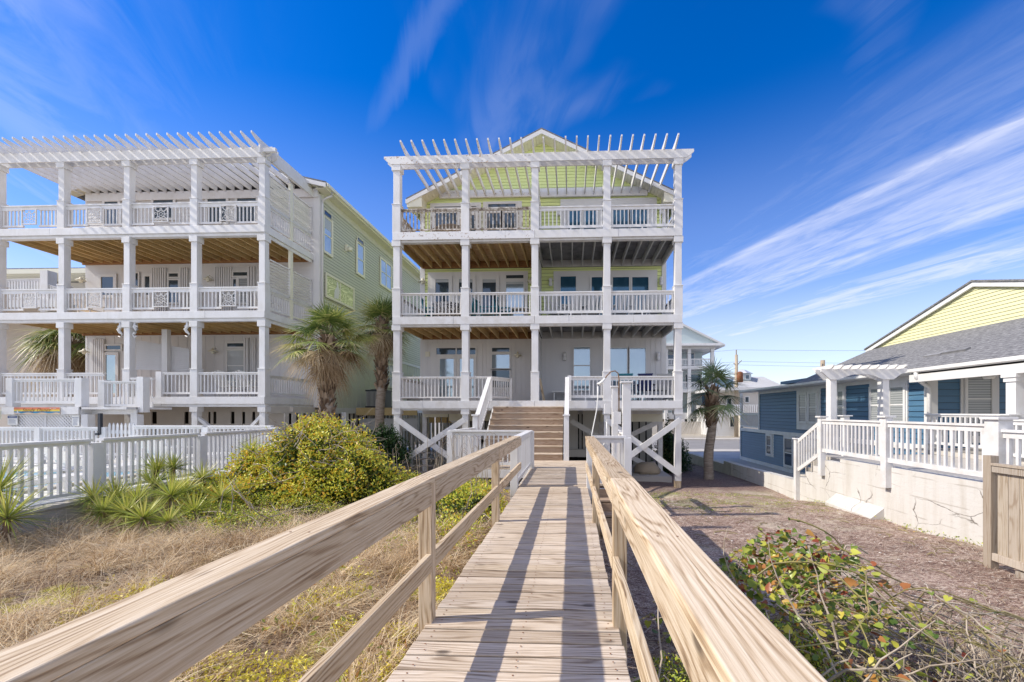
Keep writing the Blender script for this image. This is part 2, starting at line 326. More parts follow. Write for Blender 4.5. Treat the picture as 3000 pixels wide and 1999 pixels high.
cd = bpy.data.cameras.new('Camera'); co = bpy.data.objects.new('Camera', cd); COL.objects.link(co); SC.camera = co
cd.sensor_width = 36; cd.lens = F/3000*36; cd.shift_x = -(CX-1500)/3000; cd.shift_y = (CY-999.5)/3000; cd.clip_start = .05; cd.clip_end = 3000
co.location = (0, 0, H); co.rotation_euler = (rad(90), 0, TH)
SC.view_settings.view_transform = 'Standard'; SC.view_settings.look = 'None'; SC.view_settings.exposure = .88; SC.view_settings.gamma = 1
SC.cycles.max_bounces = 6; SC.cycles.diffuse_bounces = 4

# ---- ground --------------------------------------------------------------------------------------
def lerp(x, ps):
    if x <= ps[0][0]: return ps[0][1]
    for (a, b), (c, d) in zip(ps, ps[1:]):
        if x <= c: return b+(d-b)*(x-a)/(c-a)
    return ps[-1][1]
YARD = [(-12, -.3), (2, -.5), (6.9, -.78), (9.1, -.86), (10.7, -.95), (12.5, -1.16), (14.2, -1.15), (17, -1.2), (24, -1.42), (29, -1.6)]
DUNE = [(-12, -.1), (3, -.36), (6, -.30), (8.5, -.35), (11, -.6), (13.5, -.95), (17, -1.2), (24, -1.42), (29, -1.6)]
def gh(x, y):
    a = lerp(y, YARD); b = lerp(y, DUNE); k = min(1, max(0, (.9-x)/2.0)); k = k*k*(3-2*k); z = a+(b-a)*k
    if x > 6.75: z = -1.6 if y > 7.6 else min(z, -.7)
    if y < 16: z += .05*noise.noise(Vector((x*.7, y*.7, 0)))+.02*noise.noise(Vector((x*2.3, y*2.3, 5)))
    if -6.2 < x < 3.9 and y > 14.8: z = min(z, -1.12)
    return z
def frange(a, b, n): return [a+(b-a)*i/n for i in range(n)]
gx = [-700, -250, -100, -50]+frange(-32, -12, 20)+frange(-12, 6.5, 92)+[6.5, 6.62, 6.72, 6.76, 7, 8]+frange(9, 40, 20)+[40, 80, 200, 700]
gy = [-60, -20, -10]+frange(-6, 16, 105)+frange(16, 32, 32)+[32, 40, 60, 100, 250, 900]
V = [(x, y, gh(x, y)) for y in gy for x in gx]; nx = len(gx)
Fc = [(j*nx+i, j*nx+i+1, (j+1)*nx+i+1, (j+1)*nx+i) for j in range(len(gy)-1) for i in range(nx-1)]
t = NT('mulch_and_sand_ground'); g = t.n('ShaderNodeNewGeometry'); sp = t.n('ShaderNodeSeparateXYZ'); t.l(g.outputs['Position'], sp.inputs[0])
v = t.vec((1, 1, 1), geo=True); nb = t.noise(v, .9, 5, .65, .4); nm = t.math('ADD', t.math('MULTIPLY', t.noise(t.vec((1, 2.2, 1), geo=True), 13, 5, .8, .8), .55), t.math('MULTIPLY', t.noise(t.vec((.6, 1.8, 1), geo=True), 60, 3, .85, 1.2), .50)); nf = t.noise(v, 60, 3, .7)
mulch = t.ramp(nm, [(.40, (.045, .022, .02)), (.47, (.20, .11, .085)), (.52, (.38, .25, .19)), (.58, (.74, .62, .50))])
sand = t.ramp(t.noise(v, 30, 4, .7), [(.35, (.50, .41, .30)), (.65, (.76, .67, .53))])
c = t.mix(t.ramp(t.math('ADD', t.math('MULTIPLY', nb, .7), t.math('MULTIPLY', nm, .3)), [(.51, 0.), (.60, .9)]), mulch, sand)
def band(a, b, c_, d): # smooth window on Y
    x = t.n('ShaderNodeMapRange'); x.inputs[1].default_value = a; x.inputs[2].default_value = b; t.l(sp.outputs[1], x.inputs[0])
    y = t.n('ShaderNodeMapRange'); y.inputs[1].default_value = d; y.inputs[2].default_value = c_; t.l(sp.outputs[1], y.inputs[0])
    return t.math('MULTIPLY', x.outputs[0], y.outputs[0])
moss = t.math('MULTIPLY', t.ramp(t.noise(v, 1.5, 5, .7), [(.47, 0.), (.6, .9)]), band(9.6, 10.6, 13.2, 14.2))
c = t.mix(t.math('MULTIPLY', moss, .7), c, t.mix(nf, (.14, .19, .03), (.36, .38, .10)))
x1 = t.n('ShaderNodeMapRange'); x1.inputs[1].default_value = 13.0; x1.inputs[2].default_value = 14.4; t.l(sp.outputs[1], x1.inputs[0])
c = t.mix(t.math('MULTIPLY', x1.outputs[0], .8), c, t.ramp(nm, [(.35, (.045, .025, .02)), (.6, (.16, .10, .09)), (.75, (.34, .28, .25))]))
x2 = t.n('ShaderNodeMapRange'); x2.inputs[1].default_value = 0.2; x2.inputs[2].default_value = -1.; t.l(sp.outputs[0], x2.inputs[0])
dune = t.ramp(nm, [(.38, (.07, .04, .025)), (.5, (.26, .18, .11)), (.62, (.58, .46, .32))])
ym = t.math('MULTIPLY', t.ramp(t.noise(v, 1.7, 4, .6), [(.50, 0.), (.60, 1.)]), band(-1, 0, 4.2, 5.6))
dune = t.mix(t.math('MULTIPLY', ym, .8), dune, t.ramp(nf, [(.3, (.30, .28, .02)), (.6, (.62, .56, .05))]))
c = t.mix(x2.outputs[0], c, dune)
x3 = t.n('ShaderNodeMapRange'); x3.inputs[1].default_value = 29; x3.inputs[2].default_value = 31; t.l(sp.outputs[1], x3.inputs[0])
c = t.mix(x3.outputs[0], c, (.36, .33, .28))
x4 = t.n('ShaderNodeMapRange'); x4.inputs[1].default_value = -1.5; x4.inputs[2].default_value = -6; t.l(sp.outputs[1], x4.inputs[0]); c = t.mix(x4.outputs[0], c, (.66, .60, .50))
t.bump(t.math('ADD', nm, nf), .7, .03); gm_ = t.fin(c, .95)
tag(mkobj('ground', V, Fc, [0]*len(Fc), gm_, smooth=True), kind='structure')
def sheet(name, x0, x1, y0, y1, z, m, th=.05):
    return tag(MB().box(x0, x1, y0, y1, z-th, z, .3).build(name, m), kind='structure')
sheet('driveway', 6.95, 16, 8.0, 31.5, -1.56, M['slab'])
sheet('pavement', -60, 90, 31.5, 33.5, -1.53, M['concrete'], .1)
sheet('road', -90, 120, 33.6, 45, -1.585, M['asphalt'], .02)
sheet('far_pavement', -90, 120, 45.1, 47, -1.5, M['concrete'], .12)

# ---- blades, leaves ------------------------------------------------------------------------------
def npobj(name, V, Q, R, m, parent=None, kind=None, smooth=False):
    off = np.array(wloc(parent)); V = (V-off).astype(np.float32); k = Q.shape[1]; me = bpy.data.meshes.new(name)
    me.vertices.add(len(V)); me.vertices.foreach_set('co', V.ravel()); me.loops.add(Q.size); me.loops.foreach_set('vertex_index', Q.ravel().astype(np.int32))
    me.polygons.add(len(Q)); me.polygons.foreach_set('loop_start', np.arange(0, Q.size, k, dtype=np.int32)); me.update(calc_edges=True)
    at = me.attributes.new('rnd', 'FLOAT', 'FACE'); at.data.foreach_set('value', R.astype(np.float32)); me.materials.append(m)
    if smooth: me.shade_smooth()
    o = bpy.data.objects.new(name, me); COL.objects.link(o); o.parent = parent
    if kind: o['kind'] = kind
    return o
def nrm(a): return a/np.maximum(1e-9, np.linalg.norm(a, axis=-1, keepdims=True))
def blades(B, D, L, W, droop, K=4, side=None, tip=.05, curl=None):
    B = np.asarray(B, float); n = len(B); D = nrm(np.asarray(D, float)); L = np.broadcast_to(L, n); W = np.broadcast_to(W, n); dr = np.broadcast_to(droop, n)
    if side is None: side = nrm(np.cross(D, np.array([0, 0, 1.])+RN.normal(0, .25, (n, 3))))
    T = np.linspace(0, 1, K+1); P = []
    for t in T:
        p = B+D*(L*t)[:, None]; p[:, 2] -= dr*L*t*t*1.0
        if curl is not None: p += curl*(L*t*t)[:, None]
        wd = W*(1-t*(1-tip)) if t > .3 else W*(.55+1.5*t)*(1-.3*(1-tip))
        P.append(np.stack([p-side*(wd/2)[:, None], p+side*(wd/2)[:, None]], 1))
    V = np.concatenate(P, 1).reshape(-1, 3); m = 2*(K+1); b = np.arange(n)[:, None, None]*m; i = np.arange(K)[None, :, None]*2
    Q = (b+i+np.array([0, 1, 3, 2])[None, None, :]).reshape(-1, 4); return V, Q, K
def leaves(C, size, nrml=None, asp=.55, fold=.25):
    n = len(C); sz = np.broadcast_to(size, n)[:, None]; D = nrm(RN.normal(0, 1, (n, 3))+(0 if nrml is None else nrml*.8)); S = nrm(np.cross(D, RN.normal(0, 1, (n, 3)))); N = np.cross(D, S)
    p0 = C; p1 = C+D*sz*.45+S*sz*asp/2+N*sz*fold*.5; p2 = C+D*sz; p3 = C+D*sz*.45-S*sz*asp/2+N*sz*fold*.5
    V = np.stack([p0, p1, p2, p3], 1).reshape(-1, 3); b = np.arange(n)[:, None]*4
    Q = np.concatenate([b+[0, 1, 2], b+[0, 2, 3]], 1).reshape(-1, 3); return V, Q
def nz(x, y, s, seed=0): return np.array([noise.noise(Vector((a*s, b*s, seed))) for a, b in zip(x, y)])
GH = np.vectorize(gh)
# ---- boardwalk -----------------------------------------------------------------------------------
bw = thing('boardwalk', 'long narrow weathered wooden boardwalk with plank deck and timber handrails leading to the staircase', 'boardwalk', (0, 4, 0))
m = MB(); y = -1.2
while y < 7.86:
    p = .136; dz = U(-.003, .003); m.box(-.97+U(-.006, .006), .32+U(-.006, .006), y+.003, y+p-.003, -.038+dz, dz); y += p+.0085
m.build('decking', M['deck'], bw, bevel=.005)
m = MB(); y = -1.2
while y < 7.86:
    for x in (-.88, -.31, .24):
        for k in (.035, .10): cx_, cy_ = x+U(-.01, .01), y+k+U(-.006, .006); m.add([(cx_+.0055*math.cos(a*1.047), cy_+.0055*math.sin(a*1.047), .0045) for a in range(6)], [(0, 1, 2, 3, 4, 5)])
    y += .1445
for x0, z_ in ((-1.0, .9765), (.345, .9765)):
    for y0 in (.1, .3, 1.5, 2.7, 2.76, 2.86, 2.92, 4.1, 5.3, 5.37, 6.5, 7.5):
        for k in (-.035, .035): m.add([(x0+k+.005*math.cos(a*1.047), y0+.005*math.sin(a*1.047), z_+.0005) for a in range(6)], [(0, 1, 2, 3, 4, 5)])
m.build('nail_heads', M['rust'], bw, kind='stuff')
m = MB()
for x in (-.90, -.33, .22): m.box(x, x+.04, -1.2, 7.8, -.24, -.045)
m.build('stringer', M['raily'], bw)
py_ = [-.2+.02, 2.75, 5.33]
for sx, xs, xo in ((-1, -.93, -1.02), (1, .28, .37)):
    for y in py_:
        b = MB(); x0, x1 = min(xs, xo), max(xs, xo)
        b.box(x0, x1, y, y+.089, -.75, .938); b.build('post', M['postz'], bw, bevel=.004)
        if y > 0:
            MB().box(x0+.001, x1-.001, y+.25, y+.30, -.8, -.05).build('pile', M['postz'], bw)
    xi = -.925 if sx < 0 else .275          # inner faces
    for a, b_ in ((-1.2, .21), (.212, 2.81), (2.814, 7.62)):
        m = MB()
        c0, c1 = (-1.065, -.925) if sx < 0 else (.265, .425)
        m.box(c0, c1, a, b_, .938, .976); m.build('top_rail', M['raily'], bw, bevel=.005)
    for a, b_ in ((-1.2, -.182), (-.089, 2.748), (2.841, 5.328), (5.421, 7.79)):
        s0, s1 = (-.9635, -.9265) if sx < 0 else (.2765, .3135)
        m = MB(); m.box(s0, s1, a, b_, .795, .9375); m.build('rail_board', M['raily'], bw, bevel=.004)
        m = MB(); m.box(s0, s1, a, b_, .352, .472); m.build('mid_rail', M['raily'], bw, bevel=.004)
# ---- landing with white rails ---------------------------------------------------------------------
def balus(m, p, q, z0, z1, sp=.118, w=.034, slope=0.):
    p = Vector((*p, 0)); q = Vector((*q, 0)); L = (q-p).length; n = max(1, round(L/sp)); d = (q-p).normalized()
    for i in range(n):
        c = p+d*(L*(i+.5)/n); zz = slope*(L*(i+.5)/n); s = Vector((-d.y, d.x, 0))*w/2; e = d*w/2
        a = [c-s-e, c+s-e, c+s+e, c-s+e]; m.prism([(k.x, k.y, z0+zz) for k in a], (0, 0, z1-z0))
def railing(name, parent, p, q, zf, h=.87, mat='white', sp=.118, cap=.11, bot=.10, slope=0., under=.09, w=.034, lb=.07):
    """one run of railing between two points of the deck edge, floor height zf"""
    m = MB(); L = math.hypot(q[0]-p[0], q[1]-p[1]); dz = slope*L
    P = lambda pt, z, s: (pt[0], pt[1], z+s)
    m.bar(P(p, zf+h-.02, 0), P(q, zf+h-.02, dz), cap, .04)
    if under: m.bar(P(p, zf+h-.04-under/2, 0), P(q, zf+h-.04-under/2, dz), .045, under-.002)
    m.bar(P(p, zf+bot+lb/2, 0), P(q, zf+bot+lb/2, dz), .045, lb)
    balus(m, p, q, zf+bot+lb-.002, zf+h-.04-under*.3, sp, w, slope)
    return m.build(name, M[mat], parent)
ld_ = thing('stair_landing', 'wooden plank landing with white railings at the foot of the front staircase', 'landing', (-1, 10.5, 0))
m = MB(); y = 7.91
while y < 12.1: m.box(-1.0 if y < 10.45 else -3.05, .36 if y < 8.1 else 1.12, y+.003, y+.137, -.035, U(-.001, .002)); y += .142
m.build('decking', M['deck'], ld_)
m = MB(); m.box(-3.05, -1.0, 10.42, 10.46, -.24, -.04); m.box(-1.04, -1.0, 7.86, 10.42, -.24, -.04); m.box(.4, 1.14, 7.96, 7.99, -.2, -.04); each(m, 'rim_board', M['white2'], ld_)
for x, y in ((-1.14, 7.80), (-1.07, 10.45), (-3.14, 10.45), (.30, 7.80), (1.0, 7.84)):
    z1 = .93; MB().box(x, x+.14 if x != .3 else x+.10, y, y+.14, gh(x, y)-.2, z1).build('post', M['white'], ld_, bevel=.004)
railing('railing', ld_, (-1.03, 7.92), (-1.03, 10.5), 0., .955, cap=.15, under=.10, bot=.07)
railing('railing', ld_, (-1.07, 10.52), (-3.07, 10.52), 0., .955, cap=.15, under=.10, bot=.07)
railing('railing', ld_, (-3.05, 10.5), (-2.82, 12.5), 0., .955, cap=.13, under=.10, bot=.07)
railing('railing', ld_, (.40, 7.91), (1.04, 7.91), 0., .965, cap=.13, under=.09, bot=.07)
railing('railing', ld_, (1.2, 9.3), (1.2, 11.6), 0., .955, cap=.13, under=.09, bot=.07)
for i in range(3):
    MB().box(.40, 1.1, 7.62-.3*i, 7.91-.3*i, -.22-.2*i, -.19-.2*i).box(.40, 1.1, 7.90-.3*i, 7.92-.3*i, -.4-.2*i, -.04-.2*i).build('step', M['step'], ld_)
m = MB(); m.box(-2.9, -2.86, 10.6, 12, -.9, -.04); m.box(-1.9, -1.75, 10.7, 10.85, -.9, -.04); m.box(-2.98, -1.04, 10.6, 10.64, -.62, -.5); m.build('skirt_board', M['white2'], ld_)
# ---- front staircase ------------------------------------------------------------------------------
st = thing('front_staircase', 'wide brown wooden staircase climbing from landing to the first porch deck', 'staircase', (-1.4, 13, 0)); rz = 1.80/9; run = .26
for i in range(8):
    y0 = 12.15+run*i; MB().box(-2.62, -.24, y0-.03, y0+run+.0, rz*(i+1)-.035, rz*(i+1)).build('tread', M['deck'], st, bevel=.004); MB().box(-2.62, -.24, y0, y0+.02, rz*i, rz*(i+1)-.036).build('riser', M['step'], st)
for x in (-2.66, -.20):
    MB().prism([(x-.02, 12.13, -.02), (x-.02, 14.25, 1.60), (x-.02, 14.25, 1.30), (x-.02, 12.6, -.02)], (.04, 0, 0)).build('stringer', M['white'], st)
for x in (-2.87, -.20):
    MB().box(x, x+.15, 12.08, 12.22, -.02, 1.30).box(x-.03, x+.18, 12.05, 12.25, 1.30, 1.345).build('newel_post', M['white'], st, bevel=.004)
def srail(x, p0, p1, mat='white'):
    m = MB(); (y0, z0), (y1, z1) = p0, p1; s = (z1-z0)/(y1-y0)
    m.bar((x, y0, z0), (x, y1, z1), .13, .045); m.bar((x, y0, z0-.74), (x, y1, z1-.74), .045, .09)
    balus(m, (x, y0), (x, y1), z0-.72, z0-.01, .12, .034, s); return m
srail(-2.77, (12.2, 1.27), (14.1, 2.58)).build('stair_railing', M['white'], st)
srail(-.12, (12.2, 1.27), (14.1, 2.58)).build('stair_railing', M['white'], st)
# ---- outdoor shower -------------------------------------------------------------------------------
sh = thing('outdoor_shower', 'white outdoor shower post with bent copper pipe, shower head and looped white hose', 'shower', (1.2, 9.2, 0))
MB().box(1.13, 1.31, 9.1, 9.28, gh(1.2, 9)-.1, 2.05).box(1.09, 1.35, 9.06, 9.32, 2.05, 2.09).build('post', M['white'], sh, bevel=.005)
MB().box(.98, 1.12, 9.9, 10.04, gh(1.2, 9)-.1, 2.0).box(.95, 1.15, 9.87, 10.07, 2.0, 2.035).build('rear_post', M['white'], sh, bevel=.004)
MB().box(.93, 1.10, 9.15, 9.28, 1.15, 1.42).box(.76, .9, 9.4, 9.5, 1.38, 1.60).build('valve_box', M['white'], sh, bevel=.004)
px_, pz_ = ony(1815, 1185, 9.2); a = [(1.06, 9.2, 1.45), (1.06, 9.2, 2.15), (1.04, 9.2, 2.27), (.97, 9.2, 2.32), (.88, 9.2, 2.30), (.80, 9.2, 2.22), (.74, 9.2, 2.13)]
MB().tube(a, .014, 8).build('pipe', M['copper'], sh, True)
MB().tube([(.76, 9.2, 2.16), (.70, 9.2, 2.09), (.62, 9.2, 2.02)], [.02, .028, .045], 10).tube([(.70, 9.2, 2.09), (.58, 9.2, 2.03)], .018).build('shower_head', M['plastic'], sh, True)
hp = []
for i in range(25):
    f = i/24; hp.append((.62-.13*math.sin(PI*f)*(1 if f < .6 else .7)+.30*max(0, f-.45), 9.2, 1.95-1.25*math.sin(PI*min(1, f*1.05)*.5)**1.3 if f < .62 else .72+1.6*(f-.62)))
hp = [(.60, 1.98), (.60, 1.8), (.58, 1.5), (.52, 1.2), (.47, .95), (.46, .82), (.50, .70), (.60, .62), (.70, .66), (.78, .8), (.80, 1.0), (.79, 1.2)]
MB().tube([(x, 9.2, z) for x, z in hp], .013, 6).build('hose', M['plastic'], sh, True)
# ---- house building blocks -------------------------------------------------------------------------
def column(root, x, y, z0, z1, w, mat='white', ped=.97):
    m = MB(); c = .03
    if ped: m.box(x-c/2, x+w+c/2, y-c/2, y+w+c/2, z0, z0+ped).box(x-c, x+w+c, y-c, y+w+c, z0+ped, z0+ped+.03)
    m.box(x+.012, x+w-.012, y+.012, y+w-.012, z0+(ped+.03 if ped else 0), z1-.2)
    for k in range(3): m.box(x+.01-.008*k, x+w-.01+.008*k, y+.01-.008*k, y+w-.01+.008*k, z1-.2-.022*(2-k)-.02, z1-.2-.022*(1-k)-.02) if 0 else None
    m.box(x-c, x+w+c, y-c, y+w+c, z1-.2, z1)
    return m.build('column', M[mat], root, bevel=.006)
def laps(m, axis, c0, a0, a1, z0, z1, pitch=.15, out=-1, rng=None, t=.014):
    """overlapping siding boards on a wall at c0 (y=c0 if axis x, x=c0 if axis y); rng(z)->(a,b) clips"""
    z = z0
    while z < z1-1e-4:
        e = min(z+pitch, z1); zt = e-.011; p, q = (a0, a1) if rng is None else rng(z); p2, q2 = (a0, a1) if rng is None else rng(e)
        if q-p > .02:
            A = c0+out*t; B = c0+out*.002
            g = (lambda a, c, zz: (a, c, zz)) if axis == 'x' else (lambda a, c, zz: (c, a, zz))
            m.add([g(p, A, z), g(q, A, z), g(q2, B, zt), g(p2, B, zt), g(p, B, z), g(q, B, z)], [(0, 1, 2, 3), (4, 5, 1, 0)], random.random())
        z = e
def wallbox(m, x0, x1, y0, y1, z0, z1): m.box(x0, x1, y0, y1, z0, z1, .2)
def battens(m, x0, x1, y, z0, z1, sp=.2, w=.02, axis='x', out=-1):
    n = int((x1-x0)/sp)
    for i in range(n+1):
        a = x0+i*sp
        if axis == 'x': m.box(a-w/2, a+w/2, y+out*.012, y, z0, z1)
        else: m.box(y, y+.012*(-out) if out < 0 else y+.012, a-w/2, a+w/2, z0, z1)
def win(root, x0, x1, z0, z1, Y, g='glassD', fw=.06, rows=(), cols=(), name='window', mat='trim', proud=.05, fr2=0, ax='x', out=-1, blindf=0):
    """framed opening on a wall: x0..x1,z0..z1 is the glass area"""
    f = MB(); p = Y+out*proud; a, b = sorted((Y+out*.01, p))
    def bx(m, u0, u1, w0, w1, d0=a, d1=b):
        m.box(u0, u1, d0, d1, w0, w1, .3) if ax == 'x' else m.box(d0, d1, u0, u1, w0, w1, .3)
    bx(f, x0-fw, x1+fw, z1, z1+fw); bx(f, x0-fw, x1+fw, z0-fw, z0); bx(f, x0-fw, x0, z0, z1); bx(f, x1, x1+fw, z0, z1)
    a2, b2 = sorted((Y+out*.012, Y+out*(proud-.012)))
    for r in rows: bx(f, x0, x1, r-.022, r+.022, a2, b2)
    for c in cols: bx(f, c-.025, c+.025, z0, z1, a2, b2)
    o = f.build(name, M[mat], root)
    a3, b3 = sorted((Y+out*.011, Y+out*.022)); q = MB(); bx(q, x0, x1, z0, z1, a3, b3); q.build('pane', M[g], o)
    if blindf:
        a3, b3 = sorted((Y+out*.0225, Y+out*.026)); q = MB(); bx(q, x0, x1, z1-blindf, z1, a3, b3); q.build('blind', M['blinds'], o)
    return o
def lamp(root, x, Y, z, s=1., style=0):
    m = MB()
    if style == 0:   # cylindrical caged light
        m.lathe((x, Y-.12, z-.14*s), [(.055*s, 0), (.07*s, .03*s), (.07*s, .1*s), (.055*s, .16*s), (.07*s, .2*s), (.07*s, .26*s), (.03*s, .30*s)], 12); m.box(x-.04, x+.04, Y-.1, Y-.01, z-.02, z+.06)
    else:            # barn light with wide shade
        m.lathe((x, Y-.2, z-.02), [(.05, -.08), (.06, -.04), (.06, 0), (.17, 0), (.15, .03), (.06, .08), (.03, .14)], 14); m.tube([(x, Y-.2, z+.1), (x, Y-.12, z+.18), (x, Y-.01, z+.12)], .012)
    return m.build('wall_lamp', M['trim'] if style == 0 else M['cream'], root, style == 1)
# ---- centre house ----------------------------------------------------------------------------------
h2 = thing('beach_house', 'lime green duplex with white stacked porches and rooftop pergola straight behind the boardwalk', 'house', (-1.2, 17, -1.2))
YF, YW = 14.2, 17.0; XL, XR = -6.16, 3.76; DZ = [1.80, 4.70, 7.62]; CX2 = [-6.16, -3.76, -1.35, 1.11, 3.51]; XM = -1.22
m = MB(); wallbox(m, -6.19, 3.83, 17.021, 29, 1.5, 9.9); m.build('core_wall', M['shade_sheath'], h2)
m = MB(); m.box(-6.2, 3.84, 16.99, 17.02, 1.55, 4.42, .2); battens(m, -6.1, 3.8, 16.99, 1.6, 4.4, .203, .008); m.build('lower_wall', M['wall'], h2)
m = MB(); laps(m, 'x', 17.02, -6.12, 3.76, 4.7, 7.33); laps(m, 'x', 17.02, -6.12, 3.76, 7.62, 10.2, .14)
k = lambda z: (12.47-z)/.494
laps(m, 'x', 17.02, 0, 0, 10.2, 12.45, .13, rng=lambda z: (-1.15-k(z), -1.15+k(z)))
for sx, o_ in ((-6.2, -1), (3.84, 1)): laps(m, 'y', sx, 17.0, 29, 1.5, 9.9, .15, out=o_)
m.build('siding', M['lime'], h2); MB().prism([(-6.0, 17.03, 10.1), (3.7, 17.03, 10.1), (-1.15, 17.03, 12.5)], (0, .05, 0)).build('gable_wall', M['lime'], h2)
m = MB(); m.box(-6.22, -6.02, 16.985, 17.0, 1.6, 9.95).box(3.68, 3.86, 16.985, 17.0, 1.6, 9.95); each(m, 'corner_trim', M['trim'], h2)
# roof with rake boards and soffit
def gable_roof(root, xc, hw, zp, ze, y0, y1, th=.12, mat='shingle', rake=.17, so='cream', ov=.6, name='roof'):
    s = (zp-ze)/hw; m = MB()
    for k in (-1, 1): m.prism([(xc, y0, zp), (xc+k*hw, y0, ze), (xc+k*hw, y0, ze-th*.6), (xc, y0, zp-th*.6)], (0, y1-y0, 0), .4)
    rf = m.build(name, M[mat], root); m = MB()
    for k in (-1, 1):
        m.prism([(xc, y0-.02, zp-th*.6-.003), (xc+k*hw, y0-.02, ze-th*.6-.003), (xc+k*hw, y0-.02, ze-th*.6-rake), (xc, y0-.02, zp-th*.6-rake)], (0, .04, 0))
        m.box(*sorted((xc+k*hw, xc+k*(hw+.03))), y0, y1, ze-th*.6-rake+.04, ze-th*.4)
    m.build('fascia', M['trim'], root); m = MB()
    for k in (-1, 1):
        d = .6 if so else 0
        n = int(hw*math.hypot(1, s)/.13)
        for i in range(n):
            f0, f1 = i/n, (i+.93)/n; a = lambda f: (xc+k*hw*f, zp-s*hw*f-th*.6-rake+.02)
            (xa, za), (xb, zb) = a(f0), a(f1); m.prism([(xa, y0+.02, za), (xb, y0+.02, zb), (xb, y0+.02, zb+.02), (xa, y0+.02, za+.02)], (0, ov, 0))
        m.prism([(xc, y0+.02, zp-th*.6-rake+.045), (xc+k*hw, y0+.02, ze-th*.6-rake+.045), (xc+k*hw, y0+.02, ze-th*.6-rake+.065), (xc, y0+.02, zp-th*.6-rake+.065)], (0, ov, 0))
    m.build('soffit', M[so], root); return rf
gable_roof(h2, -1.15, 5.42, 12.64, 9.97, 16.4, 29.4)
m = MB()
for k in (-1, 1): x = -1.15+k*5.1; m.prism([(x-k*.3, 16.42, 9.62), (x+k*.3, 16.42, 9.62), (x+k*.3, 16.42, 9.86), (x-k*.3, 16.42, 10.12)], (0, .6, 0)); m.build('eave_return', M['cream'], h2); m = MB()
# porch decks, bands, joists
for li, z in enumerate(DZ):
    m = MB(); zb = z-.27
    for xa, xb, mt in ((XL, -1.23, 'peel' if li == 2 else 'white2'), (-1.225, XR, 'white')):
        c_ = sorted([xa, xb, xa+(xb-xa)*U(.2, .45), xa+(xb-xa)*U(.55, .8)]); b = MB(); [b.box(p_+.002, q_-.002, YF-.04+U(-.003, .003), YF, zb+U(-.004, .004), z+U(-.003, .003)) for p_, q_ in zip(c_, c_[1:])]; b.build('band_board', M[mt], h2, bevel=.004)
        b = MB(); b.box(xa+.02, xb-.02, YF+.03, YF+.22, zb-.06, zb+.1); b.build('beam', M['white2'], h2)
    for x in (XL-.002, XR-.04): MB().box(x, x+.045, YF+.001, YW-.03, zb, z-.002).build('side_band', M['white2'], h2)
    b = MB(); b.box(XL+.05, XM, YF+.01, YW-.03, z-.03, z-.001); b.build('deck_boards', M['rotdeck'], h2)
    b = MB(); b.box(XM+.001, XR-.045, YF+.01, YW-.03, z-.03, z-.001); b.build('deck_boards', M['greydeck'], h2)
    if li == 0: 
        b = MB(); b.box(XL+.1, XR-.1, YF+2.6, YF+2.75, zb-.2, zb+.05); b.build('girder', M['white2'], h2); continue
    for side, (xa, xb) in enumerate(((XL+.06, -1.35), (-1.15, XR-.08))):
        b = MB(); n = 12
        for i in range(n+1): x = xa+(xb-xa)*i/n; b.box(x-.019, x+.019, YF+.222, YW-.08, zb-.02, z-.032)
        b.build('joists', M['joist' if side == 0 else 'greyjoist'], h2)
        MB().box(xa, xb, YW-.078, YW-.035, zb-.03, z-.034).build('ledger', M['brown' if side == 0 else 'greyjoist'], h2)
# columns and railings
RAILM = [('white2', 'white2', 'white', 'white'), ('white2', 'white2', 'white', 'white'), ('weather', 'weather', 'white', 'white')]
for li, z in enumerate(DZ):
    top = (DZ[li+1]-.27) if li < 2 else 9.97
    for i, x in enumerate(CX2): column(h2, x, YF+(.0 if li == 2 else 0), z, top-(.0), .25)
    for i in range(4):
        xa, xb = CX2[i]+.25, CX2[i+1]
        if li == 0 and i == 1: xb = -2.72
        if li == 0 and i == 2: xa = -.10
        mt = RAILM[li][i]; bold = i > 1
        railing('railing', h2, (xa, YF+.10), (xb, YF+.10), z, .84, mt, .125 if i < 2 else .135, cap=.12, bot=.10, under=.10 if bold else .045, w=.034, lb=.09 if bold else .045)
        b = MB(); b.box((xa+xb)/2-.02, (xa+xb)/2+.02, YF+.07, YF+.12, z, z+.1); b.build('rail_block', M[mt], h2)
    for x in (XL+.05, XR-.05): railing('side_railing', h2, (x, YF+.27), (x, YW-.1), z, .84, 'weather' if li == 2 and x < 0 else 'white2', .125, under=.06)
    if li < 2: MB().box(XM-.03, XM+.03, YF+.28, YW-.02, z, top-.05).build('partition', M['white2'], h2)
    else: MB().box(XM-.03, XM+.03, YF+1.2, YW-.02, z, z+2.1).build('partition', M['white2'], h2)
MB().box(-.11, .02, YF-.02, YF+.1, 1.8, 2.66).build('rail_post', M['white'], h2); MB().box(-2.80, -2.70, YF, YF+.1, 1.8, 2.64).build('rail_post', M['white'], h2)
MB().box(-2.24, -2.14, YF+.9, YF+1., 1.8, 2.64).build('rail_post', M['white'], h2); railing('railing', h2, (-2.75, YF+.06), (-2.2, YF+.95), 1.8, .84, 'white2')
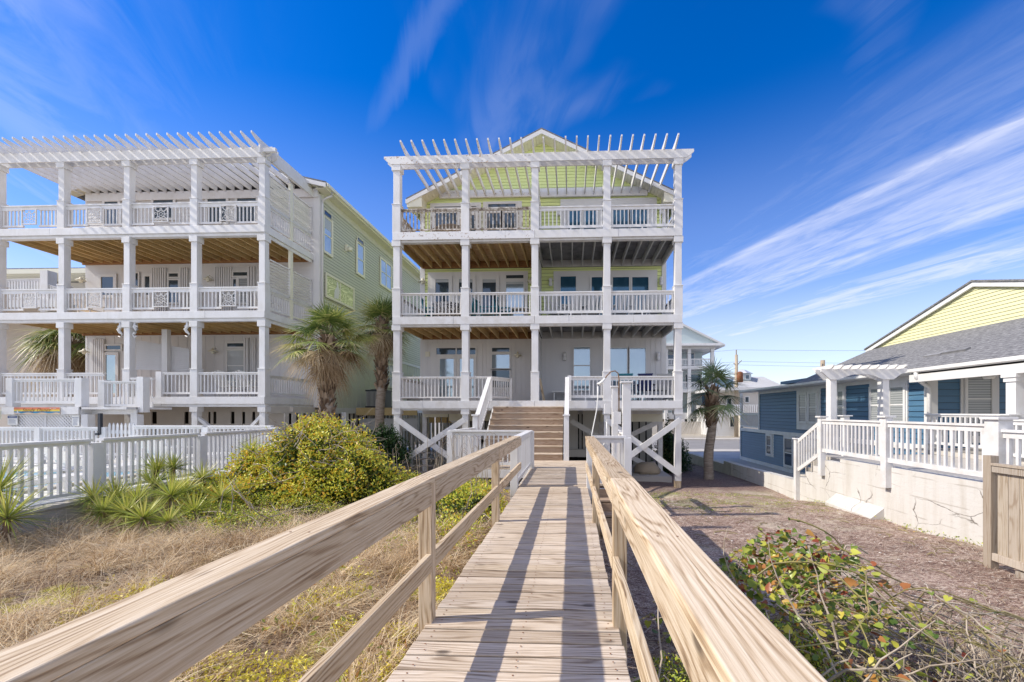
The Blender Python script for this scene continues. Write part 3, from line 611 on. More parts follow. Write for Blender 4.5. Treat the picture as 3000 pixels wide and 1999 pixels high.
# pergola
m = MB(); 
def beam(root, x0, x1, y0, y1, z0, z1, mt, e=.22):
    m = MB(); m.prism([(x0, y0, z1), (x0, y0, z1-.08), (x0+.08, y0, z0+.09), (x0+e, y0, z0), (x1-e, y0, z0), (x1-.08, y0, z0+.09), (x1, y0, z1-.08), (x1, y0, z1)], (0, y1-y0, 0)); return m.build('pergola_beam', M[mt], root)
for ya in (YF-.045, YF+.255):
    m = MB(); m.prism([(-6.45, ya, 10.24), (-6.45, ya, 10.16), (-6.3, ya, 10.03), (-6.2, ya, 9.97), (-1.3, ya, 9.97), (-1.3, ya, 10.24)], (0, .045, 0)); m.build('pergola_beam', M['peel'], h2)
    m = MB(); m.prism([(4.14, ya, 10.26), (4.14, ya, 10.17), (3.98, ya, 10.04), (3.86, ya, 9.97), (-1.298, ya, 9.97), (-1.298, ya, 10.26)], (0, .045, 0)); m.build('pergola_beam', M['white'], h2)
MB().box(-5.4, XM, 16.9, 16.98, 10.2, 10.36).box(-5.5, XM, 16.93, 16.98, 10.37, 10.52).build('pergola_ledger', M['peel'], h2)
MB().box(XM+.002, 3.1, 16.9, 16.98, 10.16, 10.36).box(XM+.002, 3.15, 16.93, 16.98, 10.37, 10.53).build('pergola_ledger', M['white'], h2)
for i in range(26):
    x = -5.67+9.17*i/25; z0, z1 = 10.24, 10.42; yb = 16.89; zt = z1+.02
    m = MB(); m.prism([(x-.024, 13.66, zt+.03), (x-.024, 13.66, zt-.03), (x-.024, 13.80, z0+.10), (x-.024, 14.05, z0+.02), (x-.024, 14.16, z0), (x-.024, yb, z0), (x-.024, yb, z1), (x-.024, 14.1, z1)], (.048, 0, 0))
    m.build('rafter', M['peel' if i < 9 else 'white'], h2)
# windows and doors on the three floors
R7 = lambda a, b: ony(1120+a*.30612, 700+b*.30612, 17); R8 = lambda a, b: ony(1550+a*.30618, 700+b*.30618, 17); R5 = lambda a, b: ony(1100+a*.2551, 350+b*.2551, 17); R6 = lambda a, b: ony(1550+a*.2551, 350+b*.2551, 17)
def panel(x0, x1, z0, z1, y=16.985, t=.02, mt='trim'): MB().box(x0, x1, y-t, y, z0, z1).build('trim_panel', M[mt], h2)
panel(-5.75, -3.62, 1.8, 4.24); panel(-3.45, -2.28, 2.2, 4.24)
panel(-5.9, -1.75, 4.7, 7.18, 17.0); panel(-.7, 3.5, 4.7, 7.16, 17.0)
panel(-5.8, -3.68, 7.62, 10.03, 17.0); panel(-3.6, -2.0, 7.62, 10.05, 17.0); panel(-.42, 3.48, 7.62, 10.09, 17.0)
YP = 16.965
win(h2, -5.52, -3.9, 3.78, 4.04, YP, 'glassD', cols=(-4.7,)); 
for a, b in ((-5.38, -4.80), (-4.55, -3.98)):
    d = win(h2, a, b, 2.0, 3.60, YP, 'glassB', .12, name='door'); MB().box(b+.02, b+.05, YP-.1, YP-.05, 2.75, 2.85).build('handle', M['rust'], d)
win(h2, -3.22, -2.5, 3.88, 4.04, YP); win(h2, -3.22, -2.5, 2.42, 3.76, YP, 'blinds', rows=(3.16,), g='glassB') if 0 else win(h2, -3.22, -2.5, 3.2, 3.76, YP, 'glassB'); win(h2, -3.22, -2.5, 2.42, 3.12, YP, 'glassD')
win(h2, .13, .78, 2.3, 4.04, YP, 'glassB', .05, rows=(3.3,)); win(h2, 1.55, 2.28, 1.88, 4.0, YP, 'glassB', .07, name='sliding_door'); win(h2, 2.38, 3.02, 1.88, 4.0, YP, 'glassB', .06, name='sliding_door')
YP = 16.98
for a, b in ((513, 640), (738, 866), (963, 1090)):
    xa, zt = R7(a, 392); xb, _ = R7(b, 392); d = win(h2, xa, xb, 5.0, zt, YP, 'glassD', .14, name='door', blindf=.13)
xa, zt = R7(1187, 415); xb, _ = R7(1353, 415); win(h2, xa, xb, 5.1, zt, YP, 'glassB', blindf=.1); xa, zt = R7(1187, 352); win(h2, xa, xb, zt-.14, zt, YP)
xa, zt = R8(302, 365); xb, _ = R8(448, 365); win(h2, xa, xb, 5.8, zt, YP, 'glassT', .03)
for a, b in ((598, 700), (800, 955), (985, 1140)):
    xa, zt = R8(a, 372); xb, _ = R8(b, 372); win(h2, xa, xb, 4.85, zt, YP, 'glassT', .07, name='sliding_door')
xa, zt = R5(680, 1018); xb, _ = R5(1165, 1018); win(h2, xa, xb, zt-.02, zt+.02, YP, 'glassD', .05); win(h2, -5.55, -4.7, 7.75, 9.6, YP, 'glassD', .14, name='door'); win(h2, -4.45, -3.9, 7.75, 9.5, YP, 'glassD', .1, name='door')
win(h2, -3.42, -2.88, 8.0, 9.56, YP, 'glassD', .09, rows=(8.8,)); win(h2, -2.76, -2.22, 8.0, 9.56, YP, 'glassD', .09, rows=(8.8,)); win(h2, -3.38, -2.25, 9.80, 9.93, YP, 'glassD', .03)
for a, b in ((450, 582), (628, 765), (965, 1135), (1160, 1350)):
    xa, zt = R6(a, 1012); xb, _ = R6(b, 1012); win(h2, xa, xb, 7.8, zt, YP, 'glassT', .07, name='sliding_door')
for (x, z), s in ((R8(340, 1130), 0), (R8(1228, 1130), 0), (R8(207, 425), 0), (R8(1258, 415), 0), (R6(1510, 1060), 0), (R6(340, 1080), 0), (R7(1300, 1120), 1), (R7(400, 425), 1), (R7(1425, 420), 1)): lamp(h2, x, 16.99, z, 1.1, s)
(x, z) = R7(435, 1105); MB().box(x-.09, x+.09, 16.95, 16.985, z-.1, z+.1).build('wall_plaque', M['cream'], h2)
# piles, cross braces and screens beneath the house
for x in CX2:
    g0 = gh(x, YF); c_ = column(h2, x+.01, YF+.01, g0+.22, 1.53, .23, ped=0); MB().box(x+.03, x+.22, YF+.03, YF+.22, g0-.3, g0+.22).build('pile', M['postz'], h2)
    each(MB().box(x+.03, x+.21, 17.0, 17.18, -1.3, 1.5).box(x+.03, x+.21, 21, 21.18, -1.3, 1.5), 'pile', M['white2'], h2)
def brace(a, b, mt='white', w=.19, y=0): MB().bar(a, b, .045, w, (0, 0, 1) if 0 else Vector((0, 1, 0)).cross(Vector(b)-Vector(a)).normalized()).build('cross_brace', M[mt], h2, bevel=.004)
y = YF-.03
brace((-6.05, y, 1.20), (-3.65, y, -.50)); brace((-6.05, y-.05, -.45), (-3.63, y-.05, 1.15))
brace((1.22, y, 1.15), (3.68, y, -.70)); brace((1.22, y-.05, -.62), (3.68, y-.05, 1.15)); brace((-.0, y+.9, 1.1), (1.2, y+.9, .4), 'greige')
y = 16.96
brace((-4.95, y, 1.15), (-2.9, y, -.3), 'white2'); brace((-4.95, y, -.55), (-2.9, y, .6), 'white2'); brace((1.25, y, -.1), (3.6, y, 1.05), 'white2'); brace((1.25, y, .2), (3.6, y, -1.), 'white2')
each(MB().box(-5.0, -2.0, 16.93, 16.99, 1.05, 1.42).box(-6.1, -5.05, 16.94, 16.99, 1.2, 1.45).box(1.2, 3.7, 16.93, 16.99, 1.02, 1.40), 'fascia_board', M['cream'], h2)
m = MB()
for i in range(7): m.box(-5.95+.27*i, -5.75+.27*i, 17.3, 17.4, .96, 1.2) if i < 4 else None
m.build('joist_ends', M['joist'], h2)
for xa_, xb_, w_, g_ in ((-6.1, -1.9, .09, .135), (1.0, 3.7, .24, .31)):
    m = MB(); x = xa_
    while x < xb_: m.box(x, x+w_, 19.2, 19.24, -1.15, 1.5); x += g_
    m.build('slat_screen', M['greige'], h2)
m = MB(); x = -.25; m.box(-.24, .28, 16.2, 16.24, -.05, 1.5).box(.33, .43, 16.3, 16.34, -.05, 1.4).box(.47, 1.1, 16.2, 16.24, -.05, 1.5).box(-.24, 1.1, 15.9, 16.2, -.3, -.02); m.build('storage_door', M['greige'], h2)
MB().box(-6.1, 3.8, 20.2, 20.3, -1.3, 1.5).build('painted_shade_panel', M['dark'], h2)  # near-black panel, painted stand-in for the shade under the house
MB().box(1.3, 3.75, 15.6, 19, -1.2, -.98).build('slab', M['slab'], h2)
s3 = thing('garage_stairs', 'grey weathered wooden steps half hidden behind the cross braces under the green house', 'stairs', (-5.6, 16, -1))
for i in range(6): MB().box(-6.0, -5.1, 15.3+.25*i, 15.6+.25*i, -1.05+.22*(i+1)-.03, -1.05+.22*(i+1)).build('step', M['weather'], s3)
MB().bar((-5.05, 15.2, -.75), (-5.05, 16.8, .55), .04, .14).build('side_rail', M['weather'], s3)
MB().tube([(1.75, 18.2, -.88), (1.95, 18.2, -.88)], .0, 4) if 0 else None
ty = thing('rubber_tyre', 'dark rubber tyre standing on the slab behind the shower post under the green house', 'tyre', (1.65, 16.4, -.7))
m = MB(); pts = [(1.65+.27*math.cos(2*PI*i/20)*.35, 16.4+.27*math.cos(2*PI*i/20)*.9, -.66+.27*math.sin(2*PI*i/20)) for i in range(21)]; m.tube(pts, .075, 8).build('tread', M['black'], ty, True)
tb = thing('folded_tarp', 'tan folded tarp bundle lying on the slab under the green house', 'tarp', (3.0, 16.5, -.9))
m = MB()
for i in range(26):
    a = [(2.5+U(0, .8), 16.3+U(0, .4), -.95+U(0, .35)) for _ in range(2)]; 
m.lathe((3.0, 16.5, -.97), [(.5, 0), (.52, .12), (.42, .3), (.25, .4), (.05, .43)], 14)
o = m.build('cloth', M['mud'], tb, True)
for v_ in o.data.vertices: v_.co += Vector((noise.noise(v_.co*4)*.12, noise.noise(v_.co*4+Vector((3, 1, 2)))*.12, noise.noise(v_.co*5)*.06))
# ---- left house ------------------------------------------------------------------------------------
h1 = thing('beach_house', 'sage green house with white pergola, louvred side screens and turtle panels in its porch rails', 'house', (-15.6, 17, -1.2))
A0, A1 = -20.8, -10.70; D1 = [1.95, 4.97, 7.98]; C1 = [-20.8, -18.34, -15.90, -13.42, -10.95]; XS = -10.47
m = MB(); wallbox(m, -20.67, XS-.021, 17.021, 33, 1.55, 10.7); m.build('core_wall', M['shade_sheath'], h1)
m = MB(); m.box(-20.69, -10.5, 16.98, 17.02, 1.6, 10.6, .2); battens(m, -20.6, -10.6, 16.98, 1.6, 4.6, .4, .04)
laps(m, 'x', 16.98, -14.9, -10.7, 4.97, 7.6, .14); laps(m, 'x', 16.98, -20.6, -10.7, 7.98, 10.5, .14); m.build('front_wall', M['wall'], h1)
m = MB(); laps(m, 'y', XS-.02, 17.02, 33, 4.5, 10.6, .135, out=1); m.build('side_siding', M['sage'], h1)
m = MB(); m.box(XS-.03, XS-.018, 17, 33, 1.6, 4.46, .3); battens(m, 17.2, 33, XS-.018, 1.62, 4.44, .40, .045, 'y', 1); m.build('side_panelling', M['sage'], h1)
m = MB(); m.box(XS-.03, XS+.02, 17, 33, 4.42, 4.56).box(XS-.02, XS+.02, 16.96, 17.16, 1.6, 10.5).box(XS-.24, XS+.01, 16.95, 16.979, 1.6, 10.5).box(XS-.03, XS+.03, 17, 33, 1.34, 1.6).box(XS-.02, XS+.015, 17.1, 33, 10.35, 10.6); m.build('corner_trim', M['trim'], h1)
gable_roof(h1, -15.57, 5.60, 12.15, 10.82, 16.6, 33.4, so='cream', name='roof', ov=.4)
m = MB(); m.box(XS-.01, XS+.46, 16.7, 33.4, 10.60, 10.62); 
for i in range(110): m.box(XS, XS+.44, 16.7+.15*i, 16.7+.15*i+.012, 10.590, 10.60)
m.box(XS+.45, XS+.58, 16.6, 33.4, 10.62, 10.75).box(XS+.42, XS+.47, 16.6, 33.4, 10.56, 10.66); m.build('gutter', M['cream'], h1)
a = [(XS+.5, 17.05, 10.6), (XS+.48, 17.05, 10.45), (XS+.3, 17.05, 10.38), (XS+.08, 17.08, 10.3), (XS+.07, 17.08, 10.1), (XS+.07, 17.08, 1.6)]; MB().tube(a, .045, 8).build('downspout', M['trim'], h1, True)
for li, z in enumerate(D1):
    zb = z-.25
    c_ = [A0, A0+U(1.5, 2.8), A0+U(4., 5.6), A0+U(7, 8.3), -10.70]; b = MB(); [b.box(p_+.002, q_-.002, YF-.04+U(-.003, .003), YF, zb+U(-.004, .004), z+U(-.003, .003)) for p_, q_ in zip(c_, c_[1:])]; b.build('band_board', M['white'], h1, bevel=.004); MB().box(A0+.02, -10.72, YF+.02, YF+.2, zb-.10, zb+.1).build('beam', M['white'], h1)
    MB().box(-10.745, -10.70, YF+.001, 17, zb, z-.002).box(-10.80, -10.746, YF+.2, 16.9, zb-.12, zb+.02).build('side_band', M['white'], h1)
    MB().box(A0+.02, -10.75, YF+.01, 16.96, z-.03, z-.001).build('deck_boards', M['rotdeck'], h1)
    if li == 0: continue
    b = MB()
    for i in range(24): x = A0+.1+(9.9)*i/23; b.box(x-.022, x+.022, YF+.202, 16.9, zb-.0, z-.032)
    b.build('joists', M['brown' if 0 else 'joist'], h1); MB().box(A0+.05, -10.8, 16.9, 16.97, zb-.06, z-.034).build('ledger', M['brown'], h1)
def turtle(root, x, z, s=.5):
    Y = YF+.03; f = MB(); h = s/2
    f.box(x-h-.03, x+h+.03, Y-.02, Y+.02, z-h-.03, z-h).box(x-h-.03, x+h+.03, Y-.02, Y+.02, z+h, z+h+.03).box(x-h-.03, x-h, Y-.02, Y+.02, z-h, z+h).box(x+h, x+h+.03, Y-.02, Y+.02, z-h, z+h)
    T = lambda pts, r=.009: f.tube([(x+a*s, Y, z+b*s) for a, b in pts], r, 4)
    C_ = lambda cx, cz, r, a0=0, a1=360, n=16, e=1.: [(cx+r*math.cos(rad(a0+(a1-a0)*i/n)), cz+e*r*math.sin(rad(a0+(a1-a0)*i/n))) for i in range(n+1)]
    T(C_(.02, .03, .26, n=20), .013); T(C_(.02, .03, .11, n=6)); 
    for i in range(6): a = rad(60*i); T([(.02+.11*math.cos(a), .03+.11*math.sin(a)), (.02+.25*math.cos(a), .03+.25*math.sin(a))])
    for k in (-1, 1): T([(.02+k*.2, .2), (.02+k*.38, .32), (.02+k*.42, .42)], .016); T([(.02+k*.2, -.14), (.02+k*.33, -.22)], .016)
    T(C_(.02, .36, .07, n=8), .014)
    for cx, cz, r in ((-.34, -.36, .09), (.1, -.38, .08), (.36, -.34, .09), (-.38, .08, .07), (.4, .0, .07), (-.36, .42, .05), (-.14, -.36, .07)): T(C_(cx, cz, r, 0, 300, 9), .010)
    f.build('turtle_panel', M['white'], root)
for li, z in enumerate(D1):
    top = (D1[li+1]-.25-.10) if li < 2 else 10.34
    for x in C1: column(h1, x, YF, z, top, .235)
    for i in range(4):
        xa, xb = C1[i]+.235, C1[i+1]; yr = YF+.1
        if li == 0:
            if i == 0: railing('railing', h1, (xa, yr), (xb, yr), z, .87, 'white', .14, under=.08)
            elif i == 1: railing('railing', h1, (xa, yr), (-16.7, yr), z, .87, 'white', .14, under=.08)
            elif i == 2: railing('railing', h1, (-14.55, yr), (xb, yr), z, .87, 'white', .135, under=.05); MB().box(-14.7, -14.5, yr-.1, yr+.1, z-.3, z+.9).build('rail_post', M['white'], h1)
            else: railing('railing', h1, (xa, yr), (xb, yr), z, .87, 'white', .135, under=.05)
        else:
            c = (xa+xb)/2; railing('railing', h1, (xa, yr), (c-.29, yr), z, .87, 'white', .14, under=.13); railing('railing', h1, (c+.29, yr), (xb, yr), z, .87, 'white', .14, under=.13)
            MB().box(c-.29, c+.29, yr-.055, yr+.055, z+.83, z+.87).box(c-.285, c+.285, yr-.02, yr+.02, z+.74, z+.829).build('rail_cap', M['white'], h1); turtle(h1, c, z+.45, .5)
    railing('side_railing', h1, (-10.80, YF+.3), (-10.80, 16.9), z, .80, 'white', .125, under=.08)
    if li:
        zt = 9.92 if li == 2 else 6.9; zl = z+.83
        for ya, yb in ((YF+.27, 15.60), (15.75, 16.93)):
            b = MB(); b.box(-10.83, -10.77, ya, ya+.04, zl, zt).box(-10.83, -10.77, yb-.04, yb, zl, zt).box(-10.83, -10.77, ya, yb, zt-.04, zt).box(-10.83, -10.77, ya, yb, zl, zl+.04)
            n = int((zt-zl)/.115)
            for i in range(n): zz = zl+.05+(zt-zl-.08)*i/n; b.bar((-10.80, ya+.04, zz+.02), (-10.80, yb-.04, zz+.02), .012, .075, (.5, 0, .86))
            b.build('louvre_screen', M['white'], h1)
        MB().box(-10.85, -10.76, 15.60, 15.75, z, z+2.75 if li == 1 else 10.2).build('screen_post', M['cream'], h1)
for ya in (YF-.045, YF+.24): MB().prism([(-21.2, ya, 10.68), (-21.2, ya, 10.34), (-10.62, ya, 10.34), (-10.47, ya, 10.42), (-10.42, ya, 10.58), (-10.42, ya, 10.68)], (0, .045, 0)).build('pergola_beam', M['white'], h1)
MB().box(-20.6, -10.5, 16.9, 16.97, 10.36, 10.7).build('pergola_ledger', M['white'], h1)
for i in range(28):
    x = -20.7+9.95*i/27; z0, z1 = 10.64, 10.86
    MB().prism([(x-.019, 13.62, z1+.04), (x-.019, 13.62, z1-.03), (x-.019, 13.80, z0+.10), (x-.019, 14.05, z0+.02), (x-.019, 14.14, z0), (x-.019, 16.89, z0), (x-.019, 16.89, z1), (x-.019, 14.1, z1)], (.038, 0, 0)).build('rafter', M['white'], h1)
b = MB(); b.box(-10.72, -10.66, 13.9, 17.3, 10.34, 10.6); b.box(-10.75, -10.2, YF-.2, YF-.1, 10.42, 10.55); b.build('side_beam', M['white'], h1)
for (cx, k) in ((-15.92, -1), (-15.65, 1), (-13.45, -1)):
    pts = [(0, 4.6), (-.02, 4.45), (.06, 4.35), (.0, 4.25), (-.08, 4.18), (-.02, 4.08), (.07, 4.12)]; b = MB()
    b.tube([(cx+k*(.14+a), YF+.05, z) for a, z in pts], [.03, .05, .06, .05, .035, .025, .015], 6); b.tube([(cx+k*.05, YF+.05, 4.62), (cx+k*.33, YF+.05, 4.60)], .02, 5); b.tube([(cx+k*.14, YF+.05, 4.5), (cx+k*.24, YF+.05, 4.44)], [.035, .015], 5).build('seahorse_bracket', M['white'], h1, True)
Q3 = lambda a, b: ony(a*.31881, 760+b*.31881, 16.96); Q4 = lambda a, b: ony(560+a*.31888, 760+b*.31888, 16.96); Q2 = lambda a, b: ony(500+a*.31891, 360+b*.31891, 16.96); Q1 = lambda a, b: ony(a*.28064, 360+b*.28064, 16.96)
def wpix(root, q, a, b, c, d, g, **k):
    x0, z1 = q(a, b); x1, _ = q(c, b); z0 = q(a, d)[1]; return win(root, x0, x1, z0, z1, 16.96, g, **k)
wpix(h1, Q3, 938, 165, 1050, 330, 'glassD', fw=.13, name='door'); wpix(h1, Q3, 1340, 160, 1384, 330, 'glassD', fw=.12, name='door'); wpix(h1, Q3, 1243, 130, 1277, 330, 'glassD', fw=.05)
wpix(h1, Q3, 1558, 133, 1645, 165, 'glassD'); wpix(h1, Q3, 1558, 195, 1645, 400, 'glassD'); wpix(h1, Q4, 392, 122, 523, 155, 'glassD'); wpix(h1, Q4, 392, 185, 420, 400, 'glassD'); wpix(h1, Q4, 445, 180, 523, 400, 'shutter')
wpix(h1, Q3, 983, 795, 1118, 830, 'glassD'); wpix(h1, Q3, 980, 880, 1070, 1230, 'glassB', fw=.12, name='door'); wpix(h1, Q4, 337, 773, 488, 805, 'glassD', fw=.08); wpix(h1, Q4, 340, 838, 488, 1180, 'blinds', fw=.08, rows=(Q4(340, 978)[1],))
wpix(h1, Q1, 1610, 775, 1815, 1000, 'glassD', fw=.1); wpix(h1, Q2, 345, 672, 515, 920, 'glassD', fw=.1); wpix(h1, Q2, 615, 685, 790, 920, 'glassD', fw=.08); wpix(h1, Q1, 1100, 830, 1240, 1080, 'glassD', fw=.1)
for q, a, b in ((Q3, 790, 205), (Q3, 820, 855), (Q4, 190, 195), (Q4, 233, 850)): (x, z) = q(a, b); lamp(h1, x, 16.97, z, 1., 1)
# rolling storm shutters folded beside the windows
m = MB()
for a, b, q, z0, z1 in ((222, 385, Q4, 5.0, 7.5), (527, 600, Q4, 5.0, 7.5), (1400, 1540, Q3, 5.0, 7.5), (1660, 1740, Q3, 5., 7.5)):
    x0 = q(a, 0)[0]; x1 = q(b, 0)[0]; n = int((x1-x0)/.09)
    for i in range(n): m.box(x0+i*(x1-x0)/n, x0+(i+.6)*(x1-x0)/n, 16.90, 16.96, z0, z1)
    m.build('folding_shutter', M['wall'], h1); m = MB()
for a, b, q in ((862, 975, Q3), (495, 540, Q4), (575, 600, Q4)):
    x0 = q(a, 0)[0]; x1 = q(b, 0)[0]; n = max(2, int((x1-x0)/.09))
    for i in range(n): m.box(x0+i*(x1-x0)/n, x0+(i+.7)*(x1-x0)/n, 16.88, 16.96, 2.0, 4.5)
    m.build('folding_shutter', M['wall'], h1); m = MB()
# hanging privacy panels under the first porch
for a, b, t0, t1, b0, b1 in ((1243, 1495, 735, 775, 1012, 1032), (1545, 1735, 790, 815, 1030, 1032)):
    xa, za = ony(a*.31881, 760+t0*.31881, 15.6); xb, zb_ = ony(b*.31881, 760+t1*.31881, 15.6); zc_ = ony(a*.31881, 760+b0*.31881, 15.6)[1]; m = MB(); n = 13
    for i in range(n): f = i/n; m.prism([(xa, 15.6, zc_+(za-zc_)*f), (xb, 15.6, zc_-.03+(zb_-zc_)*f), (xb, 15.64, zc_-.03+(zb_-zc_)*(f+.9/n)), (xa, 15.64, zc_+(za-zc_)*(f+.9/n))], (0, .02, 0))
    m.build('privacy_panel', M['wall'], h1)
xa, _ = ony(1497*.31881, 1000, 15.5); MB().box(xa, xa+.22, 15.45, 15.6, 1.95, 4.6).build('inner_post', M['trim'], h1)
# windows of the long side wall
wz = lambda y0, y1, z0, z1, g='glassD', **k: win(h1, y0, y1, z0, z1, XS+.002, g, ax='y', out=1, mat='cream', proud=.05, **k)
wz(17.25, 17.80, 8.28, 9.70, 'glassB', fw=.11, rows=(8.98,), blindf=.45); wz(17.25, 17.80, 9.80, 10.0, 'glassD', fw=.03); wz(20.02, 20.62, 8.28, 9.7, 'glassB', fw=.12, rows=(8.98,)); wz(20.02, 20.62, 9.8, 9.98, 'glassD', fw=.03)
wz(22.55, 23.85, 8.5, 9.85, 'glassB', fw=.12, rows=(9.2,), cols=(23.2,)); wz(22.95, 24.2, 2.9, 4.1, 'blinds', fw=.1, rows=(3.5,), cols=(23.6,)); wz(27.2, 27.7, 3.3, 3.8, 'glassD'); wz(28.4, 28.8, 3.3, 3.7, 'glassD')
t = NT('etched_green_glass'); t.l(t.ramp(t.math('SINE', t.math('MULTIPLY', t.noise(t.vec((1, .5, 2)), 2.2, 1, .3), 60)), [(.3, (.40, .46, .28)), (.36, (.72, .76, .52))]), t.b.inputs['Base Color']); t.b.inputs['Roughness'].default_value = .15; M['etched'] = t.m
o = wz(17.45, 19.62, 6.42, 7.28, 'etched', fw=.1, cols=(18.5,))
MB().prism([(XS+.03, 18.0, 6.44), (XS+.03, 18.35, 6.5), (XS+.03, 18.42, 6.85), (XS+.03, 18.3, 7.2), (XS+.03, 18.2, 7.24), (XS+.03, 18.22, 7.0), (XS+.03, 18.05, 6.8)], (.006, 0, 0)).build('etched_shape', M['white'], o)
MB().lathe((XS+.18, 19.05, 9.0), [(.08, -.08), (.1, -.06), (.1, .08), (.06, .1)], 12).box(XS, XS+.1, 18.95, 19.05, 8.9, 9.2).build('wall_lamp', M['cream'], h1)
# undercroft of the left house
m = MB(); x = -16.3
m.box(-20.7, -10.6, 15.5, 15.56, 1.42, 1.62).box(-20.7, -16.2, 15.5, 15.54, -.2, 1.42); 
for a, b in ((-16.0, -14.9), (-14.72, -14.62), (-14.50, -13.95), (-13.85, -13.75), (-13.62, -13.05), (-12.9, -12.6), (-12.48, -12.2), (-12.08, -11.8), (-11.66, -10.8)): m.box(a, b, 15.5, 15.54, -.2, 1.42)
for zz in (.2, .9): m.box(-16.3, -10.8, 15.52, 15.56, zz, zz+.06)
m.box(-10.75, -10.70, 14.3, 30, 1.36, 1.62)
for i in range(40): y = 15.0+i*.42; m.box(-10.6, -10.56, y, y+.22, -.8, 1.36)
m.build('undercroft_screen', M['beige'], h1); MB().box(-20.6, -10.8, 16.2, 16.3, -.3, 1.6).box(-11.0, -10.9, 16.5, 32, -.9, 1.36).build('painted_shade_panel', M['dark'], h1)  # black panels added behind the screen as painted shade
for x in C1[1:]:
    z0 = gh(x, YF)-.2; b = MB(); b.box(x+.02, x+.22, YF+.02, YF+.22, z0, 1.5).box(x-.02, x+.26, YF-.02, YF+.26, 1.42, 1.6)
    if x > -14: b.bar((x-.5, YF+.12, .72), (x+.05, YF+.12, 1.3), .12, .1) if x > -12 else b.bar((x+.2, YF+.12, 1.2), (x+.8, YF+.12, .72), .12, .1)
    b.build('pile', M['white'], h1)
# ---- platform with sign -----------------------------------------------------------------------------
pf = thing('pool_stairs_platform', 'white raised platform with railings and lattice skirt in front of the left house', 'platform', (-16.5, 13, -.2))
b = MB(); b.box(-18.05, -14.0, 12.6, 14.1, 1.50, 1.57); b.build('floor', M['white2'], pf)
b = MB(); b.box(-18.1, -15.55, 12.56, 12.60, 1.34, 1.57).box(-15.86, -15.5, 12.53, 12.56, 1.34, 1.58).box(-15.54, -14.0, 12.90, 12.94, 1.34, 1.57).box(-15.54, -15.50, 12.6, 12.9, 1.34, 1.57).box(-15.4, -14.3, 13.7, 13.74, 1.56, 1.76); b.build('band_board', M['white'], pf)
for x, y, z0, z1 in ((-18.02, 12.6, 1.58, 2.5), (-15.73, 12.62, 1.58, 2.5), (-15.4, 12.98, 1.4, 2.46), (-14.1, 13.0, 1.4, 2.56), (-15.5, 12.6, -.2, 1.34), (-14.2, 12.9, -.2, 1.34), (-18.0, 12.7, -.2, 1.34)): MB().box(x, x+.22, y, y+.22, z0, z1).build('post', M['white'], pf, bevel=.004)
railing('railing', pf, (-17.8, 12.68), (-15.73, 12.68), 1.6, .88, 'white', .14, under=.06); railing('railing', pf, (-15.3, 13.02), (-14.1, 13.06), 1.5, .92, 'white', .135, under=.04); railing('railing', pf, (-15.2, 13.85), (-14.4, 13.85), 1.78, .82, 'white', .135, under=.04)
m = MB()
x0, x1, z0, z1 = -17.95, -15.55, -.05, 1.33
n = 34
for k in (-1, 1):
    for i in range(-14, n):
        a = x0+i*.105; pts = []
        p = [a, z0] if k > 0 else [a, z1]; q = [a+(z1-z0), z1] if k > 0 else [a+(z1-z0), z0]
        if p[0] < x0: f = (x0-p[0])/(q[0]-p[0]); p = [x0, p[1]+(q[1]-p[1])*f]
        if q[0] > x1: f = (x1-p[0])/(q[0]-p[0]); q = [x1, p[1]+(q[1]-p[1])*f]
        if q[0]-p[0] > .03: m.bar((p[0], 12.66+k*.006, p[1]), (q[0], 12.66+k*.006, q[1]), .010, .042, Vector((0, 1, 0)).cross(Vector((q[0]-p[0], 0, q[1]-p[1])).normalized()))
m.box(-16.76, -16.70, 12.63, 12.65, z0, z1).box(x0-.02, x1, 12.62, 12.65, z1-.03, z1); m.build('lattice', M['white'], pf)
for i in range(5): MB().box(-18.9, -18.1, 12.9+0*i, 13.9, 0, 0) if 0 else None
b = MB(); srail(-18.35, (12.6, 2.4), (10.9, .9)).build('stair_railing', M['white'], pf)
b = MB()
for i in range(8): b.box(-19.4, -18.2, 12.6-.28*(i+1), 12.6-.28*i, 1.57-.2*(i+1)-.04, 1.57-.2*(i+1))
b.prism([(-18.2, 12.6, 1.5), (-18.2, 10.5, -.1), (-18.2, 10.5, -.3), (-18.2, 12.6, 1.2)], (.05, 0, 0)); b.build('steps', M['cream'], pf)
def emit_free(name, c): t = NT(name); return t.fin(c, .5)
sg = thing('name_sign', 'rainbow painted wooden sign reading Sandy Dunes on the platform band', 'sign', (-16.88, 12.54, 1.45))
sx0, sx1, sz0, sz1 = -17.64, -16.12, 1.345, 1.562; Y = 12.535
MB().box(sx0, sx1, Y, 12.555, sz0, sz1).build('board', emit_free('sign_sand', (.62, .50, .38)), sg)
for i, (c, f0, f1) in enumerate((((.62, .16, .10), .80, 1.), ((.72, .30, .07), .62, .80), ((.78, .62, .08), .42, .62))): MB().box(sx0, sx1, Y-.004, Y-.0005, sz0+(sz1-sz0)*f0, sz0+(sz1-sz0)*f1-.0005).build('painted_band', emit_free('sign_band%d' % i, c), sg)
pts = [(sx0, Y-.004, sz0+.09), (sx1, Y-.004, sz0+.09)]+[(sx1-(sx1-sx0)*i/12, Y-.004, sz0+.045+.02*math.sin(i*1.7)) for i in range(13)]
MB().prism(pts, (0, .003, 0)).build('painted_sea', emit_free('sign_sea', (.02, .22, .40)), sg)
MB().prism([(sx0+.1, Y-.006, sz0+.05), (sx0+.17, Y-.006, sz0+.05), (sx0+.11, Y-.006, sz0+.14)], (0, .002, 0)).box(sx0+.06, sx0+.2, Y-.006, Y-.004, sz0+.03, sz0+.045).build('painted_boat', M['white'], sg)
b = MB()
